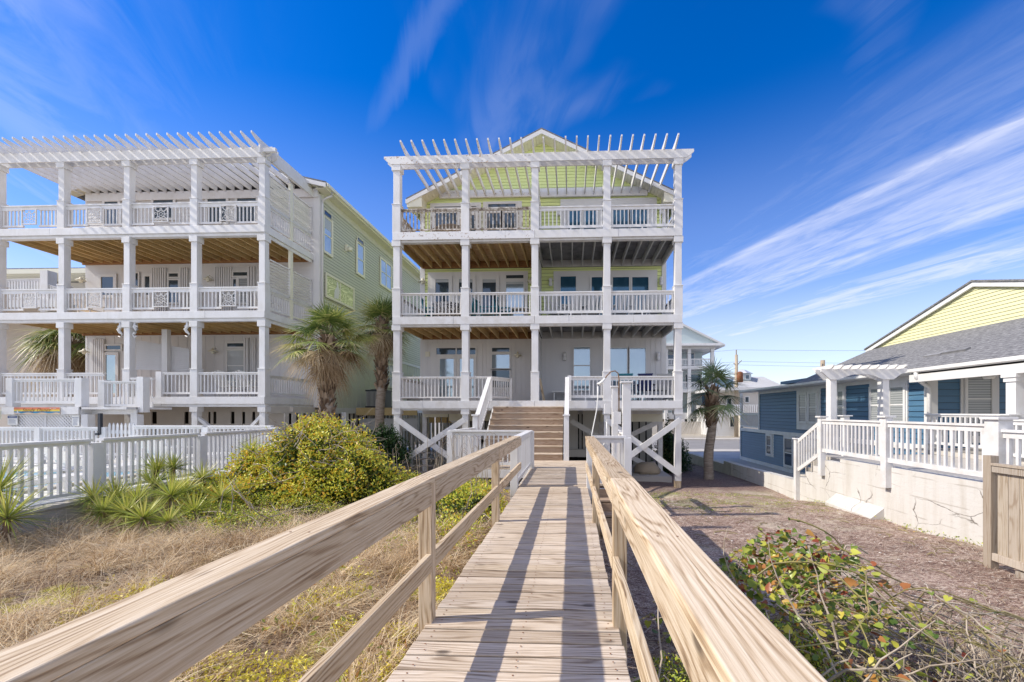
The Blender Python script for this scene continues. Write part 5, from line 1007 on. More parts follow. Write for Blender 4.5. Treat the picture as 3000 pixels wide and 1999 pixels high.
m.build('boards', M['beige'], uc); each(MB().bar((-10.1, 18.0, .9), (-9.6, 18.3, -1.2), .1, .15).bar((-9.0, 19.9, .9), (-9.6, 20, -1.0), .08, .12).box(-10.1, -9.9, 18.0, 18.2, -1.3, 1.4), 'brace', M['white'], uc)
# ---- porch furniture ----------------------------------------------------------------------------------
def chair(loc, rz, m1, m2, lab, name='porch_chair', grp=None, s=1.):
    t_ = thing(name, lab, 'chair', (0, 0, 0), grp)
    MB().box(-.26, .26, -.25, .25, .40, .44).build('seat', M[m2], t_); b = MB()
    if m1 == 'plastic' and s != 1.:
        for i in range(5): b.bar((-.22+.11*i, .24, .44), (-.24+.12*i, .46, 1.02-.03*abs(i-2)), .085, .02, (0, 1, .3))
    else: b.bar((0, .25, .42), (0, .40, 1.0), .5, .03, (0, 1, -.2)); b.box(-.27, .27, .37, .42, .96, 1.0)
    b.build('backrest', M[m2 if s == 1. else m1], t_)
    for sx in (-1, 1):
        for y in (-.23, .23): MB().bar((sx*.25, y, 0), (sx*.25, y, .62 if y < 0 else .42), .035, .035, (0, 1, 0)).build('leg', M[m1], t_)
        MB().box(sx*.27-.04, sx*.27+.04, -.27, .33, .60, .63).build('armrest', M[m1], t_)
    t_.location = loc; t_.rotation_euler.z = rz; return t_
chair((-5.25, 15.7, 4.70), rad(95), 'teal', 'teal', 'teal sling chair at the left end of the middle porch, left of the zebra table', grp='teal chairs on the middle porch')
c0 = chair((-3.15, 15.6, 4.70), rad(-80), 'teal', 'teal', 'teal sling chair just right of the second white column on the middle porch', grp='teal chairs on the middle porch')
copy_tree(c0, (-4.0, 15.9, 4.70), 'teal sling chair at the right side of the zebra table on the middle porch', rad(-100)); copy_tree(c0, (-2.5, 15.8, 4.70), 'teal sling chair facing the white folding table on the middle porch', rad(80))
zt = NT('zebra_cloth'); zt.fin(zt.ramp(zt.math('SINE', zt.math('MULTIPLY', zt.noise(zt.vec(), 5, 1, .4, .8), 70)), [(.48, (.02, .02, .02)), (.54, (.7, .7, .68))]), .7)
tz = thing('porch_table', 'round porch table under a black and white zebra patterned cover', 'table', (-4.65, 15.6, 4.7)); MB().lathe((-4.65, 15.6, 4.70), [(.50, 0), (.52, .5), (.56, .76), (.2, .79), (.02, .79)], 22).build('table_cover', zt.m, tz, True)
tf = thing('folding_table', 'white folding table leaning near the fourth door of the middle porch', 'table', (-1.95, 15.9, 4.7)); MB().bar((-2.3, 15.9, 5.35), (-1.6, 15.9, 5.35), .5, .04).build('table_top', M['plastic'], tf)
for x in (-2.25, -1.65): MB().bar((x, 15.7, 4.7), (x, 16.1, 5.34), .04, .04, (1, 0, 0)).bar((x, 16.1, 4.7), (x, 15.7, 5.34), .04, .04, (1, 0, 0)).build('leg', M['plastic'], tf)
w0 = chair((-.55, 15.7, 4.70), rad(150), 'plastic', 'plastic', 'white slatted porch chair beside the wall lamp on the middle right porch', grp='white chairs on the middle right porch', s=1.1)
for (x, r_, l_) in ((.15, 180, 'second white slatted porch chair from the party wall on the middle right porch'), (.75, 200, 'white slatted porch chair under the dark square window'), (1.85, 185, 'white slatted porch chair just right of the fourth white column'), (2.55, 175, 'white slatted porch chair before the right hand sliding door'), (3.2, 160, 'white slatted porch chair at the right end of the middle porch')): copy_tree(w0, (x, 15.6, 4.70), l_, rad(r_))
chair((2.05, 15.5, 1.8), rad(170), 'greyjoist', 'teal', 'teal sling chair on the first porch behind the shower post', grp='sling chairs on the first porch'); chair((2.75, 15.5, 1.8), rad(170), 'black', 'navy', 'navy sling chair in the middle of the right first porch', grp='sling chairs on the first porch'); chair((3.35, 15.6, 1.8), rad(185), 'greyjoist', 'greyjoist', 'grey sling chair at the right end of the first porch', grp='sling chairs on the first porch')
bn = thing('porch_bench', 'small white bench against the wall at the top of the stairs', 'bench', (-.35, 16.7, 1.8)); MB().box(-.75, .0, 16.45, 16.85, 2.2, 2.25).build('seat', M['plastic'], bn)
for x in (-.68, -.12): MB().box(x, x+.05, 16.5, 16.8, 1.8, 2.2).build('leg', M['plastic'], bn)
wk = thing('wicker_table', 'round brown wicker table tipped on its side on the top left porch', 'table', (-4.7, 15.8, 7.6)); m = MB()
for k in range(10):
    r_ = .10+.055*k; m.tube([(-4.62+r_*1.25*math.cos(a), 15.6, 8.10+r_*.72*math.sin(a)) for a in [2*PI*i/26 for i in range(27)]], .02, 5)
for k in range(14): a = PI*k/7; m.tube([(-4.62, 15.6, 8.10), (-4.62+.75*math.cos(a), 15.62, 8.1+.43*math.sin(a))], .012, 4)
m.build('woven_top', paint('dark_wicker', (.16, .13, .10), .8, .4), wk); MB().box(-4.66, -4.58, 15.63, 15.7, 7.62, 8.1).bar((-4.9, 15.67, 7.64), (-4.3, 15.67, 7.64), .06, .04).build('leg', M['black'], wk)
for x, lab in ((-13.0, 'white porch chair behind the first porch railing of the sage house, left of the window'), (-12.2, 'white porch chair behind the first porch railing of the sage house, under the window')): chair((x, 15.4, 1.95), rad(170), 'plastic', 'plastic', lab, grp='white chairs on the sage house porch', s=1.1)
for x, z in ((-17.2, 4.97), (-18.9, 4.97), (-11.7, 4.97)): copy_tree(w0, (x, 15.7, z), {-17.2: 'white porch chair on the second floor of the sage house, near the double doors', -18.9: 'white porch chair on the second floor of the sage house, leftmost bay', -11.7: 'white porch chair on the second floor of the sage house, rightmost bay'}[x], rad(180))
pl_ = thing('leaning_plank', 'rough brown plank leaning on the party wall of the first porch', 'plank', (-1.05, 15.6, 1.8)); MB().bar((-.98, 15.3, 1.82), (-1.14, 15.3, 2.65), .09, .02, (0, 1, 0)).build('board', M['postz'], pl_)
# ---- palms -------------------------------------------------------------------------------------------
def palm(name, lab, base, hub, r, nf, L, mat, dead=.3, trunk_r=.15, boots=(.35, 1.), seed=1, droop=.5, grp='palms around the houses', nl=36, wl=.044):
    global RN; RN = np.random.default_rng(seed); rd = random.Random(seed)
    t_ = thing(name, lab, 'palm tree', base, grp); b = Vector(base); h = Vector(hub); n = 14
    pts = [b.lerp(h, i/n)+Vector((.05*math.sin(i*.6+seed), .05*math.cos(i*.5), 0))*(1 if 0 < i < n else 0) for i in range(n+1)]
    MB().tube([pts[0]-Vector((0, 0, .4))]+pts, [trunk_r*1.25]+[trunk_r*(1.12-.25*i/n+.03*math.sin(i*2.)) for i in range(n+1)], 14).build('trunk', M['bark'], t_, True)
    # leaf-base boots
    mb = MB(); H_ = (h-b).length; z = boots[0]; k = 0
    while z < boots[1]:
        for j in range(6):
            a = 2*PI*(j+.5*(k % 2))/6+rd.uniform(-.15, .15)+k*.3; c = b.lerp(h, z); o = Vector((math.cos(a), math.sin(a), 0)); u = Vector((-o.y, o.x, 0)); s = .075+.04*rd.random(); l = .22+.12*rd.random()
            p = c+o*trunk_r*.85; mb.add([p-u*s, p+u*s, p+o*(.09+.09*rd.random())+Vector((0, 0, l))+u*s*.3*(1 if j % 2 else -1)-u*s*.35, p+o*.12+Vector((0, 0, l*1.0))+u*s*.35], [(0, 1, 3, 2)]); q = p+o*.02
            mb.add([q-u*s+Vector((0, 0, 0)), q+u*s, q+o*.03+Vector((0, 0, -.03))], [(0, 1, 2)])
        z += .055/H_*1.4; k += 1
    mb.build('boots', M['boot'], t_)
    VV = []; QQ = []; RR = []; off = 0; DV = []; DQ = []; DR = []; do = 0; pet = MB()
    for f in range(nf):
        fr = f/nf; az = f*2.399+rd.uniform(-.3, .3); el = rad(82-150*fr**1.05+rd.uniform(-10, 10)); isd = fr > 1-dead
        d = Vector((math.cos(az)*math.cos(el), math.sin(az)*math.cos(el), math.sin(el))); pl0 = h+Vector((0, 0, -.25*fr)); PL = r*(.62 if not isd else .42)*rd.uniform(.8, 1.15)
        e = pl0+d*PL-Vector((0, 0, .25*PL*PL)); mid = pl0+d*PL*.55; pet.tube([pl0, mid, e], [.018, .012, .009], 4, rd.random())
        dd = np.array((e-mid).normalized()); up = np.array([0, 0, 1.]); s = np.cross(dd, up+RN.normal(0, .12, 3)); s /= np.linalg.norm(s); nn = np.cross(s, dd)
        m_ = nl; ang = np.linspace(-2.1, 2.1, m_)+RN.normal(0, .03, m_); lift = .25*np.cos(ang)-.12
        D = np.cos(ang)[:, None]*dd+np.sin(ang)[:, None]*s+lift[:, None]*nn*.6; D = nrm(D); sd = nrm(-np.sin(ang)[:, None]*dd+np.cos(ang)[:, None]*s)
        LL = L*(1-.22*np.abs(ang/2.1))*RN.uniform(.86, 1.08, m_); B = np.array(e)[None]+D*.03
        dp = (droop*RN.uniform(.5, 1.3, m_))*(1.9 if isd else 1.)
        v, q, K = blades(B, D, LL, wl*(1.15 if not isd else .8), dp, 5, side=sd, tip=.03); base_r = RN.uniform(0, .55) if not isd else RN.uniform(0, 1)
        rr = np.repeat(np.clip(base_r+RN.normal(0, .10, m_), 0, 1), K).reshape(m_, K)
        if not isd: rr = rr+np.array([0, .02, .08, .22, .5])[None]*RN.uniform(.2, 1.6, (m_, 1))*(.6+fr)
        rr = np.clip(rr, 0, 1).ravel()
        if isd: DV.append(v); DQ.append(q+do); DR.append(rr); do += len(v)
        else: VV.append(v); QQ.append(q+off); RR.append(rr); off += len(v)
    npobj('crown', np.concatenate(VV), np.concatenate(QQ), np.concatenate(RR), M[mat], t_)
    if DV: npobj('dead_fronds', np.concatenate(DV), np.concatenate(DQ), np.concatenate(DR), M['palmdead'], t_)
    pet.build('leaf_stalks', M['yucca'] if 0 else M['boot'], t_); return t_
palm('fan_palm', 'broad bushy fan palm with drooping tan fronds in front of the sage house corner', (-7.55, 12.6, -1.0), (-7.5, 12.6, 3.62), 1.38, 52, .80, 'palmleaf', .42, .15, (.40, 1.0), 3, .36)
palm('fan_palm', 'slimmer fan palm with smooth lower trunk beside the left column of the lime green house', (-7.55, 16.3, -1.1), (-7.5, 16.3, 4.9), 1.15, 42, .84, 'palmleaf', .32, .17, (.56, 1.0), 8, .26)
palm('fan_palm', 'single fan palm with curved crown between the lime green house and the blue cottage', (5.35, 16.4, -1.3), (5.5, 16.4, 2.25), 1.2, 15, .98, 'palmtree3', .14, .17, (.60, 1.0), 21, .34, nl=36, wl=.046)
palm('fan_palm', 'shaggy fan palm seen through the left porch of the sage house', (-22.9, 18.3, -1), (-22.9, 18.3, 4.5), 1.8, 64, 1.25, 'palmleaf', .45, .2, (.5, 1.0), 31, .6, nl=30, wl=.07)
# ---- yuccas ------------------------------------------------------------------------------------------
def yucca(c, r, n, lab, seed):
    global RN; RN = np.random.default_rng(seed); g0 = gh(c[0], c[1]); t_ = thing('yucca', lab, 'yucca', (c[0], c[1], g0), 'spiky yuccas beside the pool fence')
    az = RN.uniform(0, 2*PI, n); el = np.arcsin(np.clip(RN.uniform(-.30, 1.05, n), -1, 1)); D = np.stack([np.cos(az)*np.cos(el), np.sin(az)*np.cos(el), np.sin(el)], 1)
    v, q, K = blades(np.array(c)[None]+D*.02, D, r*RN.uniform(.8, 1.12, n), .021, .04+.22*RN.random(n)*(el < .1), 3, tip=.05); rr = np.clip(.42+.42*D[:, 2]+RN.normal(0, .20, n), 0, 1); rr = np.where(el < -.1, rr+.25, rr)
    npobj('blades', v, q, np.repeat(np.clip(rr, 0, 1), K), M['yucca'], t_)
    m2 = n//2; B = np.stack([np.full(m2, c[0]), np.full(m2, c[1]), RN.uniform(g0+.02, c[2], m2)], 1); az = RN.uniform(0, 2*PI, m2); D = np.stack([np.cos(az)*.8, np.sin(az)*.8, np.full(m2, -.6)], 1)
    v, q, K = blades(B, D, r*.55, .022, .3, 2); npobj('dead_blades', v, q, np.repeat(RN.random(m2), K), M['palmdead'], t_)
    MB().tube([(c[0], c[1], g0-.1), (c[0], c[1], c[2]+.03)], .035, 7).build('stem', M['boot'], t_)
def atY(u, v, Y): x, z = ony(u, v, Y); return (x, Y, z)
YU = [((459, 1382, 7.5), .40, 'yucca with rounded head left of the rear fence post'), ((507, 1372, 7.7), .34, 'yucca tightly against the tallest one, brushing the fence'), ((593, 1402, 7.5), .36, 'yucca on a dark bare stem just right of the rear fence post'), ((501, 1455, 6.4), .50, 'largest bright yucca in the middle of the clump'), ((338, 1462, 6.5), .44, 'yucca at the foot of the thick fence post'), ((402, 1470, 6.3), .42, 'yucca between the thick post yucca and the largest one'), ((275, 1458, 6.3), .36, 'leftmost yucca of the clump by the pool fence'), ((647, 1458, 6.6), .40, 'yucca with open head at the right end of the clump'), ((494, 1530, 5.6), .30, 'small dark yucca low in front of the largest one'), ((734, 1325, 8.4), .42, 'yucca poking out behind the left side of the yellow shrub'), ((700, 1440, 7.2), .26, 'small yucca at the left foot of the yellow shrub'), ((420, 1520, 5.6), .36, 'low sprawling yucca under the clump'), ((545, 1440, 7.0), .40, 'yucca half hidden between the largest one and the dark stemmed one'), ((300, 1500, 5.9), .34, 'low yucca in the dry grass below the thick fence post'), ((370, 1500, 5.9), .36, 'low yucca just left of the largest one'), ((570, 1500, 6.2), .34, 'low yucca at the right foot of the largest one'), ((450, 1420, 7.0), .38, 'yucca directly behind the largest one'), ((-8, 1440, 5.4), .62, 'big dark green yucca cut by the left edge'), ((20, 1520, 5.0), .5, 'low green yucca at the left edge below the big one')]
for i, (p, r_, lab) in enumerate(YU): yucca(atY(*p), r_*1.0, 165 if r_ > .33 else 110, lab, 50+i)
# ---- shrubs ------------------------------------------------------------------------------------------
def twigs(parent, c, R, n, seed, mat='twig', r=.006, L=(.4, 1.), up=.2, kind=None, name='twigs'):
    rd = random.Random(seed); m = MB()
    for _ in range(n):
        az = rd.uniform(0, 2*PI); f = rd.uniform(.5, 1); p = Vector((c[0]+R[0]*f*math.cos(az), c[1]+R[1]*f*math.sin(az), 0)); p.z = c[2]+R[2]*math.sqrt(max(0, 1-f*f))*rd.uniform(.75, 1.05)
        d = Vector((rd.gauss(0, 1), rd.gauss(0, 1), rd.gauss(up, .5))).normalized(); pts = [p]; l = rd.uniform(*L)
        for i in range(7): d = (d+Vector((rd.gauss(0, .22), rd.gauss(0, .22), rd.gauss(-.03, .2)))).normalized(); pts.append(pts[-1]+d*l/7)
        m.tube(pts, [r*(1-.1*i) for i in range(8)], 4, rd.random())
    return m.build(name, M[mat], parent, kind=kind)
def shrub(name, lab, lobes, n, size, mat, seed, tw=40, cat='shrub', hue=None):
    global RN; RN = np.random.default_rng(seed); c0 = lobes[0][0]; t_ = thing(name, lab, cat, (c0[0], c0[1], gh(c0[0], c0[1]))); C = []; N = []; S = []
    wts = np.array([l[1][0]*l[1][2] for l in lobes]); wts /= wts.sum()
    for (c, R), w_ in zip(lobes, wts):
        k = int(n*w_*1.25); d = nrm(RN.normal(0, 1, (k, 3))); d[:, 2] = np.abs(d[:, 2])*1.0-.12*RN.random(k); rr = 1-.30*RN.random(k)**1.6
        lump = nz(d[:, 0]+c[0], d[:, 2]*1.3+d[:, 1], 2.6, seed)+.5*nz(d[:, 0]*2+c[1], d[:, 2]*2+d[:, 1]*2, 3.5, seed+3); keep = (lump > -.12) | (RN.random(k) < .22)
        p = np.array(c)+d*np.array(R)*(rr*(1+.30*lump))[:, None]; C.append(p[keep]); N.append(d[keep]); S.append((.48+1.0*lump+.25*d[:, 2]*0+RN.normal(0, .17, k)+(0 if hue is None else hue(p)))[keep])  # leaf tone follows the lumps: hollows painted darker for depth
    C = np.concatenate(C); N = np.concatenate(N); S = np.concatenate(S); gz = GH(C[:, 0], C[:, 1]); ok = C[:, 2] > gz; C, N, S = C[ok], N[ok], S[ok]
    v, q = leaves(C, size*RN.uniform(.6, 1.2, len(C)), N); npobj('foliage', v, q, np.tile(np.clip(S, 0, 1), 2).reshape(2, -1).reshape(-1), M[mat], t_)
    # inner branch mass keeps the crown from being see-through
    m = MB(); rd = random.Random(seed)
    for c, R in lobes:
        for _ in range(int(26*max(R))): az = rd.uniform(0, 2*PI); f = rd.uniform(.3, .9); z = rd.uniform(.1, .85); e = Vector((c[0]+R[0]*f*math.cos(az)*(1-z*.4), c[1]+R[1]*f*math.sin(az)*(1-z*.4), c[2]+R[2]*z)); s = Vector((c[0]+.2*math.cos(az), c[1], gh(c[0], c[1])-.1)); mm = (s+e)/2+Vector((rd.gauss(0, .1), rd.gauss(0, .1), .1)); m.tube([s, mm, e], [.018, .012, .005], 5)
    m.build('branches', M['vinestem'], t_)
    v, q = leaves(C[::2]*1.-N[::2]*np.array([.25, .25, .2]), size*1.5, None); npobj('shade_inner_foliage', v, q, np.full(len(q), .05), M[mat], t_)  # inner leaves all in a dark tone, shade painted into the crown
    if tw: twigs(t_, (c0[0], c0[1], c0[2]), lobes[0][1], tw, seed, r=.009)
    return t_
sun_side_tone = lambda p: .05+.28*np.clip(-(p[:, 0]+5.2), 0, 1)+.12*np.clip(p[:, 2]-.6, 0, 1)  # left side and top painted lighter and yellower, as if sunlit
shrub('bushy_shrub', 'large mounded shrub with glossy yellow green leaves in front of the palms', [((-5.1, 8.3, -.35), (1.35, 1.2, 1.62)), ((-6.2, 8.2, -.35), (.95, .9, 1.05)), ((-4.2, 7.9, -.40), (1.05, .9, 1.12)), ((-5.4, 7.3, -.4), (1.1, .7, .70)), ((-6.5, 7.2, -.35), (.6, .6, .45)), ((-5.4, 8.8, .2), (.75, .7, 1.2))], 42000, .060, 'mound', 5, 130, hue=sun_side_tone)
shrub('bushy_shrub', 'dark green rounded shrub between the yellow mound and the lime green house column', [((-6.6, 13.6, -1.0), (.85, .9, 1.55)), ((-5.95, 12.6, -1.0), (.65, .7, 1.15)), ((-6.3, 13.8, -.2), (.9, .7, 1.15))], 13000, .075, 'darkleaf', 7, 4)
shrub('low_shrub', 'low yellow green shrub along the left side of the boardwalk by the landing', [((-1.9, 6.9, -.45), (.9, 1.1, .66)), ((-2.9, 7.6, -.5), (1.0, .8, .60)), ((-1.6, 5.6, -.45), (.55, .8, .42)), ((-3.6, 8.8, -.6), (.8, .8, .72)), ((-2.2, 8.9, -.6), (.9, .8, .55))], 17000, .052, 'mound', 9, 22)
shrub('evergreen_shrub', 'dark evergreen shrub behind the right post of the lime green house', [((4.75, 19.5, -1.3), (.75, 1.2, 1.9)), ((4.2, 18.6, -1.2), (.5, .8, 2.1))], 9000, .07, 'darkleaf', 12, 0)
shrub('low_shrub', 'small leafy green shrub under the right handrail at the bottom edge', [((.72, 2.55, -.6), (.38, .7, .40)), ((1.35, 2.2, -.55), (.5, .5, .38))], 9000, .028, 'mound', 14, 14, hue=lambda p: -.12)
shrub('low_shrub', 'leafy green undergrowth tangled beneath the catbrier at bottom right', [((1.5, 2.9, -.55), (.42, .5, .46)), ((1.75, 2.4, -.55), (.35, .35, .30))], 4500, .032, 'mound', 15, 40, hue=lambda p: -.22)
shrub('low_shrub', 'patch of small dark green leaves among the dry grass beside the yuccas', [((-4.7, 5.9, -.35), (.8, .5, .32)), ((-5.6, 6.3, -.35), (.8, .5, .35)), ((-5.0, 6.9, -.35), (1.2, .4, .38))], 8000, .04, 'mound', 16, 12, hue=lambda p: -.12)
# ---- catbrier vines, bottom right --------------------------------------------------------------------------
RN = np.random.default_rng(77); rd = random.Random(77)
cb = thing('catbrier_vine', 'tangled catbrier vine with heart shaped green, yellow and red leaves beside the right handrail', 'vine', (2.3, 3.4, -.55)); m = MB(); m2 = MB(); lc = []; ln = []
hill = lambda x, y: gh(x, y)+.88*math.exp(-((x-1.75)**2/.55+(y-3.55)**2/.9))+.42*math.exp(-((x-2.9)**2/1.1+(y-3.1)**2/.8))
for k in range(210):
    x, y = rd.gauss(2.25, .75), rd.gauss(3.2, .55); z = hill(x, y)*rd.uniform(.3, 1)+(1-1)*0; z = gh(x, y)+(hill(x, y)-gh(x, y))*rd.uniform(.1, 1.05); d = Vector((rd.gauss(.5, .7), rd.gauss(-.1, .6), rd.gauss(.1, .35))).normalized(); pts = [Vector((x, y, z))]; l = rd.uniform(.5, 1.5)
    for i in range(11):
        d = (d+Vector((rd.gauss(0, .2), rd.gauss(0, .2), rd.gauss(-.05, .17)))).normalized(); p = pts[-1]+d*l/11; zz = gh(p.x, p.y)+.02; p.z = max(p.z, zz); p.z = min(p.z, hill(p.x, p.y)+.12); pts.append(p)
        if rd.random() < .17*(1.6 if p.x < 2.2 else .35): lc.append(tuple(p)); ln.append((0, 0, 1))
    (m if k % 3 else m2).tube(pts, [rd.choice((.0035, .005, .0065))]*12, 4, rd.random())
m.build('stems', M['vinestem'], cb); m2.build('dry_stems', M['twig'], cb)
for k in range(1500): x, y = rd.gauss(1.70, .36), rd.gauss(3.50, .42); lc.append((x, y, gh(x, y)+(hill(x, y)-gh(x, y))*rd.uniform(.5, 1.05)))
lc = np.array(lc); nL = len(lc); D = nrm(RN.normal(0, 1, (nL, 3))*[1, 1, .5]); Nn = nrm(RN.normal(0, .55, (nL, 3))+[0, -.2, .8]); S_ = nrm(np.cross(D, Nn)); sz = RN.uniform(.026, .066, nL)[:, None]; oc = [(0, 0), (-.08, .22), (.02, .42), (.30, .50), (.65, .34), (1., 0), (.65, -.34), (.30, -.50), (.02, -.42), (-.08, -.22)]
Vv = np.stack([lc+D*sz*a+S_*sz*b+Nn*sz*(.25*abs(b)-.2*a*a) for a, b in oc], 1).reshape(-1, 3); Qq = np.arange(nL)[:, None]*10+np.arange(10)[None]
npobj('leaves', Vv, np.concatenate([Qq[:, [0, 1, 2, 3]], Qq[:, [0, 3, 4, 5]], Qq[:, [0, 5, 6, 7]], Qq[:, [0, 7, 8, 9]]], 0), np.tile(RN.random(nL)**1.25, 4), M['smilax'], cb)
dt = thing('bare_bush', 'leafless grey twiggy bush in the bottom right corner', 'bush', (3.1, 2.7, -.5)); m = MB()
for k in range(420):
    a = rd.uniform(0, 2*PI); p = Vector((2.75+rd.gauss(0, .6), 2.6+rd.gauss(0, .4), -.6)); d = Vector((rd.gauss(0, .6), rd.gauss(0, .5), 1)).normalized(); pts = [p]; l = rd.uniform(.3, .85)
    for i in range(9): d = (d+Vector((rd.gauss(0, .25), rd.gauss(0, .25), rd.gauss(-.06, .15)))).normalized(); pts.append(pts[-1]+d*l/9)
    m.tube(pts, [.006*(1-.08*i) for i in range(10)], 4)
m.build('branches', M['twig'], dt)
sk_ = [(-2.9, 9.6), (-3.2, 9.4), (-2.2, 9.3), (-3.9, 9.3), (-1.6, 8.3), (-1.8, 8.6), (-2.3, 8.4), (-4.6, 8.0)]
for i, (x, y) in enumerate(sk_[:1]):
    t_ = thing('dry_weeds', 'cluster of tall dried weed stalks with curled heads in front of the cross braces', 'weeds', (x, y, gh(x, y))); m = MB()
    for xx, yy in sk_:
        for k in range(7):
            p = Vector((xx+rd.gauss(0, .15), yy+rd.gauss(0, .1), gh(xx, yy))); h_ = rd.uniform(.7, 1.35); q = p+Vector((rd.gauss(0, .12), 0, h_)); m.tube([p, (p+q)/2+Vector((rd.gauss(0, .04), 0, 0)), q, q+Vector((.06, 0, .06)), q+Vector((.12, 0, .0)), q+Vector((.10, 0, -.08))], [.006, .006, .005, .005, .004, .003], 4)
    m.build('stalks', M['twig'], t_)
# ---- dry grass, straw (stuff) --------------------------------------------------------------------------
RN = np.random.default_rng(5)
def cloud(n, x0, x1, y0, y1, f): x = RN.uniform(x0, x1, n); y = RN.uniform(y0, y1, n); k = f(x, y); return x[k], y[k]
clear = lambda x, y: ~((x > -1.0) & (x < .36))
x, y = cloud(130000, -8.0, -.98, .6, 8.6, lambda x, y: (RN.random(len(x)) < np.clip(1.25-.09*y, .3, 1)*(.55+.9*nz(x, y, 1.3, 4))) & (x > -7.6))
n = len(x); z = GH(x, y); az = RN.uniform(0, 2*PI, n)*.5+nz(x, y, 1.1, 9)*4; el = RN.uniform(.15, 1.25, n); D = np.stack([np.cos(az)*np.cos(el), np.sin(az)*np.cos(el), np.sin(el)], 1); L = RN.uniform(.14, .44, n)*(1+.5*nz(x, y, .8, 2))
cu = nrm(RN.normal(0, 1, (n, 3))*[1, 1, .2])*RN.uniform(.2, .9, n)[:, None]
v, q, K = blades(np.stack([x, y, z-.01], 1), D, L, .0065, .62, 5, curl=cu); npobj('dry_grass', v, q, np.repeat(np.clip(.36+.35*nz(x, y, 1.7, 6)+RN.normal(0, .24, n), 0, 1), K), M['grassdry'], kind='stuff')
def clumps(N, per, f, hmin, hmax, cx0, cx1, cy0, cy1, wd, col0):
    x, y = cloud(N, cx0, cx1, cy0, cy1, f); n = len(x); per_ = RN.integers(per//2, per, n); idx = np.repeat(np.arange(n), per_); m_ = len(idx); h_ = RN.uniform(hmin, hmax, n)[idx]; lean = RN.normal(0, .5, (n, 2))[idx]; az = RN.uniform(0, 2*PI, m_); sp_ = RN.uniform(.1, 1.0, m_)
    D = np.stack([np.cos(az)*sp_+lean[:, 0]*.6, np.sin(az)*sp_+lean[:, 1]*.6, RN.uniform(.5, 1.3, m_)], 1); bx = x[idx]+.05*np.cos(az)*RN.random(m_); by = y[idx]+.05*np.sin(az)*RN.random(m_)
    cu = nrm(np.stack([np.cos(az), np.sin(az), np.zeros(m_)], 1)+RN.normal(0, .5, (m_, 3)))*RN.uniform(.2, .9, m_)[:, None]
    v, q, K = blades(np.stack([bx, by, GH(bx, by)-.01], 1), D, h_*RN.uniform(.6, 1.15, m_), wd, RN.uniform(.35, 1.0, m_), 6, curl=cu)
    npobj('dry_grass', v, q, np.repeat(np.clip(RN.uniform(col0, 1., n)[idx]+RN.normal(0, .14, m_), 0, 1), K), M['grassdry'], kind='stuff')
clumps(1250, 80, lambda x, y: (nz(x, y, .9, 21) > -.2) & (x < -1.2), .26, .58, -7.4, -1.1, .8, 6.6, .0068, .3)
clumps(160, 40, lambda x, y: (nz(x, y, 1.2, 2) > -.1), .10, .26, 1.0, 6.2, 1.2, 4.6, .004, .3)
x, y = cloud(22000, .45, 6.0, .8, 5.2, lambda x, y: RN.random(len(x)) < np.clip(1.1-.22*y, .04, 1)*(.5+.8*nz(x, y, 1.5, 1))); n = len(x); az = RN.uniform(0, 2*PI, n); el = RN.uniform(.1, 1.1, n); D = np.stack([np.cos(az)*np.cos(el), np.sin(az)*np.cos(el), np.sin(el)], 1)
v, q, K = blades(np.stack([x, y, GH(x, y)], 1), D, RN.uniform(.08, .26, n), .005, .7, 5); npobj('dry_grass', v, q, np.repeat(RN.uniform(.2, 1, n), K), M['grassdry'], kind='stuff')
x, y = cloud(190000, .36, 6.6, 1.4, 13.5, lambda x, y: RN.random(len(x)) < np.clip(1.15-.07*y, .1, 1)*(.60+.9*nz(x, y, 1.2, 3))); n = len(x); az = RN.normal(0, .8, n)+nz(x, y, .8, 3)*3; D = np.stack([np.cos(az), np.sin(az), RN.normal(.04, .14, n)], 1)
v, q, K = blades(np.stack([x, y, GH(x, y)+RN.uniform(.001, .02, n)], 1), D, RN.uniform(.05, .20, n), RN.uniform(.006, .016, n), .05, 1); npobj('pine_straw', v, q, np.repeat(np.clip(RN.normal(.50, .30, n), 0, 1), K), M['straw'], kind='stuff')
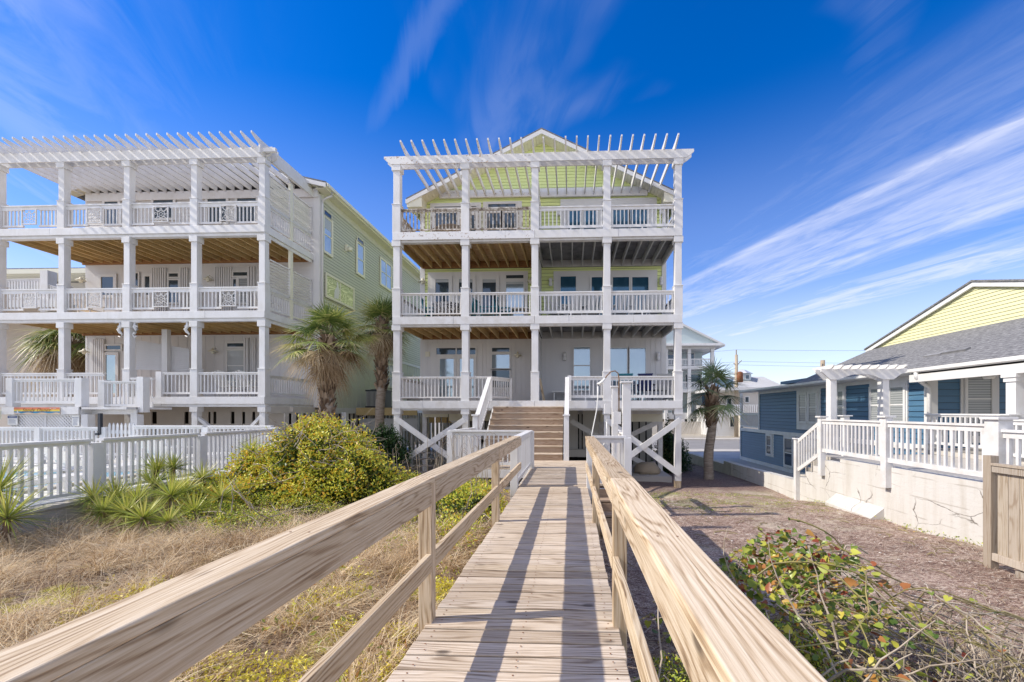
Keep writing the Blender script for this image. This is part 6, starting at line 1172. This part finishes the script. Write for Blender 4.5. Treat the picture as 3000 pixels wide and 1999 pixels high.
x, y = cloud(52000, -4.6, -.9, .6, 4.3, lambda x, y: nz(x, y, 2.1, 8) > .06); n = len(x); v, q = leaves(np.stack([x, y, GH(x, y)+RN.uniform(.0, .10, n)], 1), RN.uniform(.015, .04, n)); npobj('yellow_ground_cover', v, q, np.tile(np.clip(RN.normal(.84, .06, n), 0, .93), 2), M['mound'], kind='stuff')
x, y = cloud(3000, -3.6, -1.0, 1.0, 6.8, lambda x, y: nz(x, y, 1.9, 18) > .0); n = len(x); v, q = leaves(np.stack([x, y, GH(x, y)+RN.uniform(.02, .18, n)], 1), RN.uniform(.03, .065, n)); npobj('creeping_vine', v, q, np.tile(np.clip(RN.normal(.55, .2, n), 0, 1), 2), M['smilax'], kind='stuff')

x, y = cloud(420, .6, 6.4, 2, 13, lambda x, y: RN.random(len(x)) < .9); m = MB()
for a, b in zip(x, y):
    r_ = U(.008, .028); z = gh(a, b); m.lathe((a, b, z-.003), [(r_, 0), (r_*.8, r_*.35), (r_*.3, r_*.5)], 6)
m.build('shell_fragments', M['beige'], kind='stuff'); m = MB()
for k in range(260):
    a, b = U(.6, 6.4), U(2, 12); an = U(0, PI); l = U(.08, .35); z = gh(a, b)+.012; m.tube([(a, b, z), (a+l*.5*math.cos(an), b+l*.5*math.sin(an), z+U(0, .03)), (a+l*math.cos(an+.3), b+l*math.sin(an+.3), gh(a, b)+.01)], U(.003, .007), 4)
m.build('fallen_twigs', M['vinestem'], kind='stuff')
x, y = cloud(2600, 6.0, 6.64, 6.5, 12.6, lambda x, y: (x > 6.64-.28*RN.random(len(x))**2) & (nz(x*0, y, 1.2, 5) > -.15)); n = len(x); v, q = leaves(np.stack([x, y, GH(x, y)+RN.uniform(.0, .09, n)], 1), RN.uniform(.02, .05, n)); npobj('wall_foot_weeds', v, q, np.tile(np.clip(RN.normal(.4, .25, n), 0, 1), 2), M['mound'], kind='stuff')
x, y = cloud(5200, 1.6, 6.2, 9.8, 13.4, lambda x, y: nz(x, y, 1.1, 12) > .12); n = len(x); v, q = leaves(np.stack([x, y, GH(x, y)+RN.uniform(.0, .03, n)], 1), RN.uniform(.015, .04, n)); npobj('moss_patches', v, q, np.tile(np.clip(RN.normal(.4, .15, n), 0, 1), 2), M['mound'], kind='stuff')
